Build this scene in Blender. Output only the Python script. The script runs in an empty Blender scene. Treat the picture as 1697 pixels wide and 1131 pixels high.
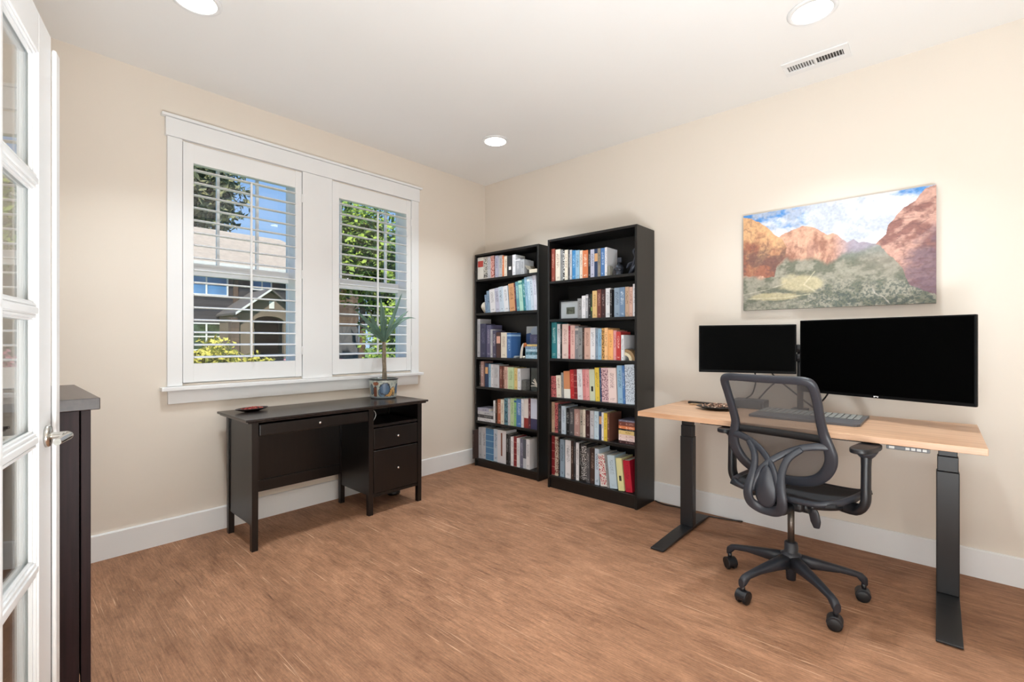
import bpy, bmesh, math, random
import numpy as np
from mathutils import Vector, Matrix, noise as mnoise

scn = bpy.context.scene
COL = scn.collection
PI = math.pi

# ---------------------------------------------------------------- camera
cam_d = bpy.data.cameras.new('camera')
cam = bpy.data.objects.new('camera', cam_d)
COL.objects.link(cam)
cam_d.sensor_fit = 'HORIZONTAL'
cam_d.sensor_width = 36.0
cam_d.lens = 36.0 * 783.0 / 1697.0
cam_d.clip_start = 0.02
cam_d.clip_end = 300
YAW = math.radians(42.06)
cam.location = (-3.333, -3.3696, 1.187)
cam.rotation_euler = (PI / 2, 0, YAW - PI / 2)
scn.camera = cam

# ---------------------------------------------------------------- colour management
scn.view_settings.view_transform = 'Standard'
scn.view_settings.look = 'None'
scn.view_settings.gamma = 1.0
scn.view_settings.use_curve_mapping = False
scn.view_settings.exposure = 0.22
scn.cycles.max_bounces = 10
scn.cycles.diffuse_bounces = 6
scn.cycles.transparent_max_bounces = 24
scn.cycles.sample_clamp_indirect = 6.0

# ---------------------------------------------------------------- world and sun
w = bpy.data.worlds.new('sky')
scn.world = w
w.use_nodes = True
wn = w.node_tree
wn.nodes.clear()
_o = wn.nodes.new('ShaderNodeOutputWorld')
_b = wn.nodes.new('ShaderNodeBackground')
_t = wn.nodes.new('ShaderNodeTexCoord')
_s = wn.nodes.new('ShaderNodeSeparateXYZ')
_r = wn.nodes.new('ShaderNodeValToRGB')
_r.color_ramp.elements[0].position = 0.0
_r.color_ramp.elements[0].color = (0.50, 0.72, 0.98, 1)
_r.color_ramp.elements[1].position = 0.5
_r.color_ramp.elements[1].color = (0.10, 0.28, 0.72, 1)
wn.links.new(_t.outputs['Generated'], _s.inputs[0])
wn.links.new(_s.outputs['Z'], _r.inputs[0])
wn.links.new(_r.outputs[0], _b.inputs[0])
_b.inputs[1].default_value = 1.0
wn.links.new(_b.outputs[0], _o.inputs[0])

sun_d = bpy.data.lights.new('sun', 'SUN')
sun_d.energy = 5.5
sun_d.angle = math.radians(1.0)
sun_d.color = (1.0, 0.95, 0.86)
sun = bpy.data.objects.new('sun', sun_d)
COL.objects.link(sun)
sun.location = (0, 0, 12)
sun.rotation_euler = (math.radians(40), 0, math.radians(-35))

LAMP_W = 8.5          # each recessed ceiling light
HALL_W = 75.0         # fill light added out of view in the hall behind the doorway
LAMP_COL = (0.87, 0.955, 1.0)   # daylight-white lamps

# large soft fill light added behind the camera, bounced off the ceiling
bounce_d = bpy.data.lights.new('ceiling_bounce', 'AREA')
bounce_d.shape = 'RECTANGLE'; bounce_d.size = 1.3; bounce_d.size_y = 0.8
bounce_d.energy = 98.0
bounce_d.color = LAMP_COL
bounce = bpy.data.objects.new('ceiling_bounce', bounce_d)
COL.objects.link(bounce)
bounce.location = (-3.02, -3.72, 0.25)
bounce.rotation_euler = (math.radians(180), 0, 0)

# unseen fill light added in the hall, aimed through the doorway
door_fill_d = bpy.data.lights.new('doorway_fill', 'AREA')
door_fill_d.shape = 'RECTANGLE'; door_fill_d.size = 1.5; door_fill_d.size_y = 1.9
door_fill_d.energy = 58.0
door_fill_d.color = (0.86, 0.95, 1.0)
door_fill = bpy.data.objects.new('doorway_fill', door_fill_d)
COL.objects.link(door_fill)
door_fill.location = (-3.47 - 2.45, -3.15, 1.15)
door_fill.rotation_euler = (math.radians(90), 0, math.radians(-90))

# ---------------------------------------------------------------- helpers
def lin(h):
    if isinstance(h, str):
        h = h.lstrip('#')
        c = [int(h[i:i + 2], 16) / 255 for i in (0, 2, 4)]
    else:
        c = [v / 255 for v in h]
    return tuple((v / 12.92 if v <= 0.04045 else ((v + 0.055) / 1.055) ** 2.4) for v in c)

_mats = {}
def new_mat(name):
    m = bpy.data.materials.new(name)
    m.use_nodes = True
    nt = m.node_tree
    return m, nt, nt.nodes['Principled BSDF']

def mat(name, col, rough=0.5, metal=0.0, var=0.06, scale=6.0, bump=0.0, bscale=80.0, spec=0.5, emit=None, emit_s=0.0, coat=0.0):
    """plain painted surface with a little procedural variation"""
    if name in _mats:
        return _mats[name]
    m, nt, p = new_mat(name)
    c = lin(col)
    tc = nt.nodes.new('ShaderNodeTexCoord')
    n = nt.nodes.new('ShaderNodeTexNoise')
    n.inputs['Scale'].default_value = scale
    n.inputs['Detail'].default_value = 4
    nt.links.new(tc.outputs['Object'], n.inputs['Vector'])
    r = nt.nodes.new('ShaderNodeValToRGB')
    r.color_ramp.elements[0].position = 0.3
    r.color_ramp.elements[1].position = 0.7
    r.color_ramp.elements[0].color = tuple(v * (1 - var) for v in c) + (1,)
    r.color_ramp.elements[1].color = tuple(min(1, v * (1 + var)) for v in c) + (1,)
    nt.links.new(n.outputs['Fac'], r.inputs[0])
    nt.links.new(r.outputs[0], p.inputs['Base Color'])
    p.inputs['Roughness'].default_value = rough
    p.inputs['Metallic'].default_value = metal
    p.inputs['Specular IOR Level'].default_value = spec
    if coat:
        p.inputs['Coat Weight'].default_value = coat
    if bump:
        n2 = nt.nodes.new('ShaderNodeTexNoise')
        n2.inputs['Scale'].default_value = bscale
        n2.inputs['Detail'].default_value = 3
        nt.links.new(tc.outputs['Object'], n2.inputs['Vector'])
        b = nt.nodes.new('ShaderNodeBump')
        b.inputs['Strength'].default_value = bump
        b.inputs['Distance'].default_value = 0.002
        nt.links.new(n2.outputs['Fac'], b.inputs['Height'])
        nt.links.new(b.outputs[0], p.inputs['Normal'])
    if emit:
        p.inputs['Emission Color'].default_value = lin(emit) + (1,)
        p.inputs['Emission Strength'].default_value = emit_s
    _mats[name] = m
    return m

def grain_mat(name, dark, light, axis='x', rough=0.4, stretch=18.0, scale=3.0, coat=0.0, spec=0.5):
    if name in _mats:
        return _mats[name]
    m, nt, p = new_mat(name)
    tc = nt.nodes.new('ShaderNodeTexCoord')
    mp = nt.nodes.new('ShaderNodeMapping')
    s = [stretch, stretch, stretch]
    s['xyz'.index(axis)] = 1.0
    mp.inputs['Scale'].default_value = s
    n = nt.nodes.new('ShaderNodeTexNoise')
    n.inputs['Scale'].default_value = scale
    n.inputs['Detail'].default_value = 6
    n.inputs['Roughness'].default_value = 0.6
    r = nt.nodes.new('ShaderNodeValToRGB')
    r.color_ramp.elements[0].position = 0.32
    r.color_ramp.elements[1].position = 0.68
    r.color_ramp.elements[0].color = lin(dark) + (1,)
    r.color_ramp.elements[1].color = lin(light) + (1,)
    nt.links.new(tc.outputs['Object'], mp.inputs[0])
    nt.links.new(mp.outputs[0], n.inputs['Vector'])
    nt.links.new(n.outputs['Fac'], r.inputs[0])
    nt.links.new(r.outputs[0], p.inputs['Base Color'])
    p.inputs['Roughness'].default_value = rough
    p.inputs['Coat Weight'].default_value = coat
    p.inputs['Specular IOR Level'].default_value = spec
    _mats[name] = m
    return m

class MB:
    """collects shapes; build() links them as one mesh object"""
    def __init__(self):
        self.bm = bmesh.new()
    def _merge(self, b, smooth=False):
        if smooth:
            for f in b.faces:
                f.smooth = True
        me = bpy.data.meshes.new('t')
        b.to_mesh(me)
        b.free()
        self.bm.from_mesh(me)
        bpy.data.meshes.remove(me)
        return self
    def box(self, x0, x1, y0, y1, z0, z1, bev=0.0, seg=2, M=None):
        b = bmesh.new()
        bmesh.ops.create_cube(b, size=1)
        sx, sy, sz = abs(x1 - x0), abs(y1 - y0), abs(z1 - z0)
        for v in b.verts:
            v.co = Vector(((x0 + x1) / 2 + v.co.x * sx, (y0 + y1) / 2 + v.co.y * sy, (z0 + z1) / 2 + v.co.z * sz))
        if bev:
            bev = min(bev, sx * .45, sy * .45, sz * .45)
            bmesh.ops.bevel(b, geom=list(b.edges), offset=bev, segments=seg, affect='EDGES', profile=0.5)
        if M is not None:
            bmesh.ops.transform(b, matrix=M, verts=b.verts)
        return self._merge(b)
    def hexa(self, pts):
        """8 points: bottom four then top four, same winding"""
        b = bmesh.new()
        v = [b.verts.new(p) for p in pts]
        for f in ((0, 1, 2, 3), (4, 5, 6, 7), (0, 1, 5, 4), (1, 2, 6, 5), (2, 3, 7, 6), (3, 0, 4, 7)):
            b.faces.new([v[i] for i in f])
        bmesh.ops.recalc_face_normals(b, faces=b.faces)
        return self._merge(b)
    def prism(self, poly, axis, a0, a1, bev=0.0, smooth=False):
        """poly in the two remaining axes (in xyz order), pushed along axis"""
        b = bmesh.new()
        i = 'xyz'.index(axis)
        def P(p, a):
            q = list(p)
            q.insert(i, a)
            return Vector(q)
        lo = [b.verts.new(P(p, a0)) for p in poly]
        hi = [b.verts.new(P(p, a1)) for p in poly]
        n = len(poly)
        b.faces.new(lo)
        b.faces.new(list(reversed(hi)))
        for k in range(n):
            b.faces.new((lo[k], hi[k], hi[(k + 1) % n], lo[(k + 1) % n]))
        bmesh.ops.recalc_face_normals(b, faces=b.faces)
        if bev:
            bmesh.ops.bevel(b, geom=list(b.edges), offset=bev, segments=2, affect='EDGES', profile=0.5)
        return self._merge(b, smooth)
    def cyl(self, p0, p1, r0, r1=None, seg=24, cap=True, smooth=True):
        r1 = r0 if r1 is None else r1
        p0, p1 = Vector(p0), Vector(p1)
        T = (p1 - p0).normalized()
        A = T.orthogonal().normalized()
        B = T.cross(A)
        b = bmesh.new()
        ra = [b.verts.new(p0 + (A * math.cos(2 * PI * k / seg) + B * math.sin(2 * PI * k / seg)) * r0) for k in range(seg)]
        rb = [b.verts.new(p1 + (A * math.cos(2 * PI * k / seg) + B * math.sin(2 * PI * k / seg)) * r1) for k in range(seg)]
        fs = []
        for k in range(seg):
            fs.append(b.faces.new((ra[k], ra[(k + 1) % seg], rb[(k + 1) % seg], rb[k])))
        for f in fs:
            f.smooth = smooth
        if cap:
            if r0 > 1e-6: b.faces.new(list(reversed(ra)))
            if r1 > 1e-6: b.faces.new(rb)
        return self._merge(b)
    def lathe(self, prof, c=(0, 0, 0), seg=40, axis='z', smooth=True):
        """prof: (radius, height) list"""
        b = bmesh.new()
        rings = []
        for r, h in prof:
            ring = []
            for k in range(seg):
                a = 2 * PI * k / seg
                u, v = r * math.cos(a), r * math.sin(a)
                p = {'z': (u, v, h), 'x': (h, u, v), 'y': (u, h, v)}[axis]
                ring.append(b.verts.new(Vector(p) + Vector(c)))
            rings.append(ring)
        for i in range(len(rings) - 1):
            for k in range(seg):
                f = b.faces.new((rings[i][k], rings[i][(k + 1) % seg], rings[i + 1][(k + 1) % seg], rings[i + 1][k]))
                f.smooth = smooth
        if prof[0][0] > 1e-5: b.faces.new(rings[0])
        if prof[-1][0] > 1e-5: b.faces.new(rings[-1])
        bmesh.ops.remove_doubles(b, verts=b.verts, dist=1e-6)
        bmesh.ops.recalc_face_normals(b, faces=b.faces)
        return self._merge(b)
    def tube(self, pts, rw, rt=None, normal=None, closed=False, seg=12, sub=6, power=2.0):
        """swept ellipse: rw across (in the surface), rt along the normal; lists allowed"""
        n = len(pts)
        P = [Vector(p) for p in pts]
        rw = rw if isinstance(rw, (list, tuple)) else [rw] * n
        rt = rw if rt is None else (rt if isinstance(rt, (list, tuple)) else [rt] * n)
        def cr(a, b_, c, d, t):
            return 0.5 * ((2 * b_) + (c - a) * t + (2 * a - 5 * b_ + 4 * c - d) * t * t + (3 * b_ - a - 3 * c + d) * t * t * t)
        Q, W, T_ = [], [], []
        rng = range(n) if closed else range(n - 1)
        for i in rng:
            g = (lambda L, k: L[k % n]) if closed else (lambda L, k: L[max(0, min(n - 1, k))])
            for s in range(sub):
                t = s / sub
                Q.append(cr(g(P, i - 1), g(P, i), g(P, i + 1), g(P, i + 2), t))
                W.append(g(rw, i) * (1 - t) + g(rw, i + 1) * t)
                T_.append(g(rt, i) * (1 - t) + g(rt, i + 1) * t)
        if not closed:
            Q.append(P[-1]); W.append(rw[-1]); T_.append(rt[-1])
        m = len(Q)
        b = bmesh.new()
        rings = []
        N = Vector(normal) if normal is not None else None
        for i in range(m):
            if closed:
                T = (Q[(i + 1) % m] - Q[(i - 1) % m]).normalized()
            else:
                T = (Q[min(i + 1, m - 1)] - Q[max(i - 1, 0)]).normalized()
            if N is None:
                N = T.orthogonal().normalized()
            if normal is not None:
                Nn = Vector(normal)
            else:
                Nn = N
            Nn = (Nn - T * Nn.dot(T)).normalized()
            if normal is None:
                N = Nn
            S = T.cross(Nn)
            ring = []
            for k in range(seg):
                a = 2 * PI * k / seg
                ca, sa = math.cos(a), math.sin(a)
                if power != 2.0:
                    ca = math.copysign(abs(ca) ** (2 / power), ca)
                    sa = math.copysign(abs(sa) ** (2 / power), sa)
                ring.append(b.verts.new(Q[i] + S * ca * W[i] + Nn * sa * T_[i]))
            rings.append(ring)
        last = m if closed else m - 1
        for i in range(last):
            r0, r1 = rings[i], rings[(i + 1) % m]
            for k in range(seg):
                b.faces.new((r0[k], r0[(k + 1) % seg], r1[(k + 1) % seg], r1[k])).smooth = True
        if not closed:
            b.faces.new(list(reversed(rings[0]))); b.faces.new(rings[-1])
        bmesh.ops.recalc_face_normals(b, faces=b.faces)
        return self._merge(b)
    def grid(self, fn, nu, nv, thick=0.0, smooth=True, close_u=False):
        b = bmesh.new()
        V = [[b.verts.new(fn(i / nu, j / nv)) for j in range(nv + 1)] for i in range(nu + (0 if close_u else 1))]
        L = len(V)
        for i in range(nu):
            for j in range(nv):
                b.faces.new((V[i][j], V[(i + 1) % L][j], V[(i + 1) % L][j + 1], V[i][j + 1])).smooth = smooth
        if thick:
            bmesh.ops.solidify(b, geom=list(b.faces), thickness=thick)
            for f in b.faces:
                f.smooth = smooth
        return self._merge(b)
    def sphere(self, c, r, seg=20, scale=(1, 1, 1)):
        b = bmesh.new()
        bmesh.ops.create_uvsphere(b, u_segments=seg, v_segments=seg // 2, radius=r)
        for v in b.verts:
            v.co = Vector((v.co.x * scale[0], v.co.y * scale[1], v.co.z * scale[2])) + Vector(c)
        return self._merge(b, True)
    def xf(self, M):
        bmesh.ops.transform(self.bm, matrix=M, verts=self.bm.verts)
        return self
    def mesh(self, name, m):
        me = bpy.data.meshes.new(name)
        self.bm.to_mesh(me)
        self.bm.free()
        if m is not None:
            me.materials.append(m)
        return me
    def build(self, name, m, parent=None, local=False, loc=None):
        """vertices are given in world space unless local; with loc, the origin goes there"""
        MI = None
        if parent is not None:
            if not local:
                MI = WM[parent.name].inverted()
        elif loc is not None:
            MI = Matrix.Translation(loc).inverted()
        if MI is not None:
            self.xf(MI)
        o = bpy.data.objects.new(name, self.mesh(name, m))
        COL.objects.link(o)
        if parent is not None:
            o.parent = parent
            WM[o.name] = WM[parent.name]
        else:
            M = Matrix.Translation(loc) if loc is not None else Matrix()
            if loc is not None:
                o.location = loc
            WM[o.name] = M
        return o

WM = {}
def tag(o, label=None, cat=None, group=None, kind=None):
    if label: o['label'] = label
    if cat: o['category'] = cat
    if group: o['group'] = group
    if kind: o['kind'] = kind
    return o

def thing(name, label, cat, loc=(0, 0, 0), rotz=0.0, group=None, kind=None):
    o = bpy.data.objects.new(name, None)
    o.empty_display_size = 0.1
    COL.objects.link(o)
    o.location = loc
    o.rotation_euler = (0, 0, rotz)
    WM[o.name] = Matrix.Translation(loc) @ Matrix.Rotation(rotz, 4, 'Z')
    return tag(o, label, cat, group, kind)

def struct(name, mb, m, label=None, parent=None):
    o = mb.build(name, m, parent)
    if parent is None:
        tag(o, label, None, None, 'structure')
    return o

# ---------------------------------------------------------------- shared materials
M_wall = mat('wall_paint', (222, 213, 202), 0.75, var=0.012, scale=1.5, bump=0.12, bscale=220, spec=0.25)
M_ceil = mat('ceiling_paint', (237, 237, 236), 0.85, var=0.01, scale=1.2, bump=0.1, bscale=200, spec=0.2)
M_trim = mat('white_trim', (229, 230, 231), 0.38, var=0.012, scale=3)
M_shut = mat('shutter_white', (230, 231, 232), 0.4, var=0.01, scale=3)
M_black = mat('black_metal', (26, 26, 28), 0.42, var=0.1, bump=0.05, bscale=400)
M_frame_black = mat('black_plastic', (14, 14, 15), 0.35)
M_esp = grain_mat('espresso_wood', (13, 9, 9), (23, 17, 16), 'z', 0.33, 14, 4)
M_esp_top = grain_mat('espresso_top', (30, 24, 23), (46, 38, 36), 'x', 0.24, 16, 4)
M_book_wood = grain_mat('blackbrown_veneer', (12, 11, 11), (21, 19, 18), 'z', 0.42, 20, 3)
M_dress = grain_mat('dresser_veneer', (34, 22, 24), (48, 32, 34), 'z', 0.5, 20, 3, spec=0.2)
M_nickel = mat('satin_nickel', (205, 202, 196), 0.25, 1.0, var=0.03)
M_chrome = mat('chrome', (225, 225, 225), 0.12, 1.0, var=0.02)
# ================================================================ THE ROOM
H = 2.74
XW, YS = -3.47, -4.25           # left wall plane, rear wall plane
DY0, DY1, DH = -3.95, -2.36, 2.06   # doorway in the left wall

# floor material: worn brown planks running along y
def floor_material():
    m, nt, p = new_mat('worn_plank_floor')
    N, Lk = nt.nodes.new, nt.links.new
    tc = N('ShaderNodeTexCoord')
    def noise(sx, sy, scale, det=5, rough=0.6, dist=0.0):
        mp = N('ShaderNodeMapping'); mp.inputs['Scale'].default_value = (sx, sy, 1)
        n = N('ShaderNodeTexNoise'); n.inputs['Scale'].default_value = scale
        n.inputs['Detail'].default_value = det; n.inputs['Roughness'].default_value = rough
        n.inputs['Distortion'].default_value = dist
        Lk(tc.outputs['Object'], mp.inputs[0]); Lk(mp.outputs[0], n.inputs['Vector'])
        return n.outputs['Fac']
    def ramp(src, a, b, ca, cb):
        r = N('ShaderNodeValToRGB'); r.color_ramp.elements[0].position = a; r.color_ramp.elements[1].position = b
        r.color_ramp.elements[0].color = ca; r.color_ramp.elements[1].color = cb
        Lk(src, r.inputs[0]); return r.outputs[0]
    def mix(f, a, b, mode='MIX'):
        x = N('ShaderNodeMix'); x.data_type = 'RGBA'; x.blend_type = mode
        if isinstance(f, float): x.inputs[0].default_value = f
        else: Lk(f, x.inputs[0])
        Lk(a, x.inputs[6])
        if isinstance(b, tuple): x.inputs[7].default_value = b
        else: Lk(b, x.inputs[7])
        return x.outputs[2]
    big = noise(1.0, 0.55, 2.2, 4, 0.55)
    base = ramp(big, 0.3, 0.7, lin((122, 84, 60)) + (1,), lin((174, 128, 98)) + (1,))
    mid = noise(5.0, 1.6, 3.0, 7, 0.65, 0.6)
    base = mix(0.5, base, ramp(mid, 0.3, 0.7, lin((112, 77, 55)) + (1,), lin((184, 138, 106)) + (1,)))
    fine = noise(46.0, 2.2, 4.0, 8, 0.75, 0.3)
    base = mix(0.75, base, ramp(fine, 0.32, 0.68, (0.26, 0.26, 0.26, 1), (0.74, 0.74, 0.74, 1)), 'OVERLAY')
    speck = noise(18.0, 9.0, 6.0, 6, 0.8, 0.0)
    base = mix(0.35, base, ramp(speck, 0.35, 0.65, (0.3, 0.3, 0.3, 1), (0.7, 0.7, 0.7, 1)), 'OVERLAY')
    # long pale scratches and cracks
    scr = noise(60.0, 1.1, 2.4, 2, 0.5, 0.8)
    msk = noise(1.4, 1.1, 2.0, 2, 0.5)
    s1 = ramp(scr, 0.655, 0.685, (0, 0, 0, 1), (1, 1, 1, 1))
    s2 = ramp(msk, 0.42, 0.6, (0, 0, 0, 1), (0.8, 0.8, 0.8, 1))
    sm = mix(1.0, s1, s2, 'MULTIPLY')
    base = mix(sm, base, lin((214, 176, 144)) + (1,))
    dk = ramp(noise(48.0, 1.3, 2.1, 3, 0.5, 0.6), 0.30, 0.335, (1, 1, 1, 1), (0, 0, 0, 1))
    dkm = ramp(msk, 0.35, 0.62, (0.5, 0.5, 0.5, 1), (0, 0, 0, 1))
    base = mix(mix(1.0, dk, dkm, 'MULTIPLY'), base, lin((66, 42, 30)) + (1,))
    # plank joints
    mp = N('ShaderNodeMapping'); mp.inputs['Rotation'].default_value = (0, 0, PI / 2)
    br = N('ShaderNodeTexBrick')
    br.offset = 0.37
    br.inputs['Scale'].default_value = 1.0
    br.inputs['Mortar Size'].default_value = 0.0012
    br.inputs['Mortar Smooth'].default_value = 0.3
    br.inputs['Brick Width'].default_value = 1.9
    br.inputs['Row Height'].default_value = 0.19
    br.inputs['Color1'].default_value = (0.90, 0.90, 0.90, 1)
    br.inputs['Color2'].default_value = (1.0, 1.0, 1.0, 1)
    br.inputs['Mortar'].default_value = (0.66, 0.62, 0.6, 1)
    Lk(tc.outputs['Object'], mp.inputs[0]); Lk(mp.outputs[0], br.inputs['Vector'])
    base = mix(0.55, base, br.outputs['Color'], 'MULTIPLY')
    Lk(base, p.inputs['Base Color'])
    p.inputs['Roughness'].default_value = 0.62
    p.inputs['Specular IOR Level'].default_value = 0.3
    bp = N('ShaderNodeBump'); bp.inputs['Strength'].default_value = 0.35; bp.inputs['Distance'].default_value = 0.003
    Lk(fine, bp.inputs['Height']); Lk(bp.outputs[0], p.inputs['Normal'])
    return m
M_floor = floor_material()

struct('floor', MB().box(XW - 2.6, 0.12, YS - 0.12, 0.12, -0.08, 0.0), M_floor)
struct('ceiling', MB().box(XW - 2.6, 0.12, YS - 0.12, 0.16, H, H + 0.12), M_ceil)
# north wall with the window hole
WX0, WX1, WZ0, WZ1 = -2.555, -0.905, 0.93, 2.385
WT = 0.16
nw = MB()
nw.box(XW - 0.1, WX0, 0, WT, 0, H).box(WX1, 0.12, 0, WT, 0, H).box(WX0, WX1, 0, WT, 0, WZ0).box(WX0, WX1, 0, WT, WZ1, H)
nw.box(-1.840, -1.616, 0, WT, WZ0, WZ1)
struct('wall_north', nw, M_wall)
struct('wall_east', MB().box(0, 0.12, YS - 0.12, 0, 0, H), M_wall)
struct('wall_south', MB().box(XW, 0, YS - 0.12, YS, 0, H), M_wall)
ww = MB()
ww.box(XW - 0.12, XW, DY1, 0, 0, H).box(XW - 0.12, XW, YS - 0.12, DY0, 0, H).box(XW - 0.12, XW, DY0, DY1, DH, H)
struct('wall_west', ww, M_wall)
# hall behind the doorway
hw = MB()
hw.box(XW - 2.6, XW - 2.5, YS, 0, 0, H).box(XW - 2.5, XW - 0.12, YS - 0.12, YS, 0, H).box(XW - 2.5, XW - 0.12, -0.1, 0.0, 0, H)
struct('wall_hall', hw, M_wall)
# door casing
dc = MB()
for x0, x1 in ((XW - 0.001, XW + 0.018), (XW - 0.138, XW - 0.119)):
    dc.box(x0, x1, DY0 - 0.085, DY0, 0, DH + 0.02, 0.002).box(x0, x1, DY1, DY1 + 0.085, 0, DH + 0.02, 0.002).box(x0, x1, DY0 - 0.095, DY1 + 0.095, DH + 0.001, DH + 0.12, 0.002)
struct('trim_1', dc, M_trim)

# baseboards
BH, BT = 0.142, 0.015
def base_prof(t):
    return [(0, 0), (t, 0), (t, BH - 0.006), (t - 0.004, BH), (0, BH)]
b = MB().prism([(-y, z) for y, z in base_prof(BT)], 'x', XW, 0.0)
struct('baseboard_north', b, M_trim)
b = MB().prism([(-x, z) for x, z in base_prof(BT)], 'y', YS, -BT)
struct('baseboard_east', b, M_trim)
b = MB().prism([(XW + x, z) for x, z in base_prof(BT)], 'y', DY1 + 0.09, -BT)
struct('baseboard_west', b, M_trim)
b = MB().prism([(YS + y, z) for y, z in base_prof(BT)], 'x', XW, 0)
struct('baseboard_south', b, M_trim)

# ---------------------------------------------------------------- window casing
cs = MB()
cs.box(-2.632, -2.557, -0.022, -0.0, 0.918, 2.392, 0.002)
cs.box(-0.905, -0.830, -0.022, -0.0, 0.918, 2.392, 0.002)
cs.box(-1.838, -1.618, -0.020, -0.0, 0.918, 2.392, 0.002)
cs.box(-2.640, -0.822, -0.026, -0.0, 2.393, 2.502, 0.002)
cs.box(-2.660, -0.802, -0.040, -0.0, 2.503, 2.520, 0.002)
struct('trim_2', cs, M_trim)
sl = MB().box(-2.665, -0.800, -0.055, 0.03, 0.893, 0.917, 0.004).box(-2.628, -0.835, -0.020, 0, 0.815, 0.892, 0.002)
struct('trim_3', sl, M_trim)

def glass_mat():
    m = bpy.data.materials.new('clear_glass'); m.use_nodes = True
    nt = m.node_tree; nt.nodes.clear()
    o = nt.nodes.new('ShaderNodeOutputMaterial'); mx = nt.nodes.new('ShaderNodeMixShader')
    fr = nt.nodes.new('ShaderNodeFresnel'); fr.inputs[0].default_value = 1.5
    # the pane does not bend the light, so both of its faces reflect like an outer face
    ge = nt.nodes.new('ShaderNodeNewGeometry'); mr = nt.nodes.new('ShaderNodeMapRange')
    mr.inputs['To Min'].default_value = 1.5; mr.inputs['To Max'].default_value = 1 / 1.5
    nt.links.new(ge.outputs['Backfacing'], mr.inputs['Value']); nt.links.new(mr.outputs[0], fr.inputs[0])
    t = nt.nodes.new('ShaderNodeBsdfTransparent'); t.inputs[0].default_value = (0.97, 0.98, 0.975, 1)
    g = nt.nodes.new('ShaderNodeBsdfGlossy'); g.inputs['Roughness'].default_value = 0.0
    nt.links.new(fr.outputs[0], mx.inputs[0]); nt.links.new(t.outputs[0], mx.inputs[1]); nt.links.new(g.outputs[0], mx.inputs[2])
    nt.links.new(mx.outputs[0], o.inputs[0])
    return m
M_glass = glass_mat()
M_gasket = mat('dark_gasket', (60, 58, 55), 0.6)

def window(n, x0, x1, muntins):
    root = thing('window_%d' % n, None, None, ((x0 + x1) / 2, 0.1, WZ0), 0, None, 'structure')
    f = MB()
    f.box(x0, x0 + 0.05, 0.112, 0.155, WZ0, WZ1, 0.002).box(x1 - 0.042, x1, 0.112, 0.155, WZ0, WZ1, 0.002)
    f.box(x0 + 0.03, x1 - 0.03, 0.112, 0.155, WZ0, WZ0 + 0.112, 0.002).box(x0 + 0.03, x1 - 0.03, 0.112, 0.155, WZ1 - 0.08, WZ1, 0.002)
    f.box(x0, x0 + 0.045, 0.018, 0.112, WZ0, WZ1).box(x1 - 0.040, x1, 0.018, 0.112, WZ0, WZ1)
    f.box(x0, x1, 0.018, 0.112, WZ0, WZ0 + 0.105).box(x0, x1, 0.018, 0.112, WZ1 - 0.09, WZ1)
    f.build('window_frame', M_trim, root)
    MB().box(x0 + 0.03, x1 - 0.03, 0.114, 0.152, 1.602, 1.680, 0.003).build('meeting_rail', M_trim, root)
    for mx in muntins:
        MB().box(mx - 0.009, mx + 0.009, 0.128, 0.150, 1.680, WZ1 - 0.08, 0.002).build('muntin', M_trim, root)
    MB().box(x0 + 0.03, x1 - 0.03, 0.138, 0.142, 1.680, WZ1 - 0.08).build('pane', M_glass, root)
    MB().box(x0 + 0.03, x1 - 0.03, 0.122, 0.126, WZ0 + 0.112, 1.602).build('pane', M_glass, root)
window(1, -2.553, -1.842, (-2.325, -2.085))
window(2, -1.614, -0.907, (-1.47, -1.06))

def shutter(x0, x1, label):
    root = thing('window_shutter', label, 'shutter', ((x0 + x1) / 2, 0.0, 0.93), 0, 'plantation shutters in the double window')
    L, R, B, T = x0 + 0.055, x1 - 0.045, 1.05, 2.267
    y0, y1 = -0.014, 0.016
    f = MB()
    f.box(x0, L, y0, y1, 0.935, 2.384, 0.0025).box(R, x1, y0, y1, 0.935, 2.384, 0.0025)
    f.box(L - 0.001, R + 0.001, y0 + 0.002, y1 - 0.002, T, 2.382, 0.002).box(L - 0.001, R + 0.001, y0 + 0.002, y1 - 0.002, 0.937, B, 0.002)
    f.build('shutter_frame', M_shut, root)
    n = 16
    pitch = (T - B) / n
    tilt = math.radians(6)
    for k in range(n):
        z = B + pitch * (k + 0.5)
        m = MB()
        prof = []
        for j in range(16):
            a = 2 * PI * j / 16
            u, v = 0.031 * math.cos(a), 0.0060 * math.sin(a)
            prof.append((0.001 + u * math.cos(tilt) - v * math.sin(tilt), z + u * math.sin(tilt) + v * math.cos(tilt)))
        m.prism(prof, 'x', L + 0.001, R - 0.001, smooth=False)
        m.build('louver', M_shut, root)
    xr = (L + R) / 2 + 0.01
    MB().box(xr - 0.006, xr + 0.006, -0.046, -0.034, B + 0.03, T - 0.05, 0.002).build('tilt_rod', M_shut, root)
    for hz in (1.12, 1.66, 2.2):
        MB().box(x1 - 0.004, x1 + 0.003, -0.020, -0.0145, hz - 0.03, hz + 0.03, 0.001).build('hinge', M_trim, root)
    return root
shutter(-2.553, -1.842, 'white plantation shutter with open slats on the side nearer the glass door')
shutter(-1.614, -0.907, 'white plantation shutter with open slats behind the potted yucca plant')

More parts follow.
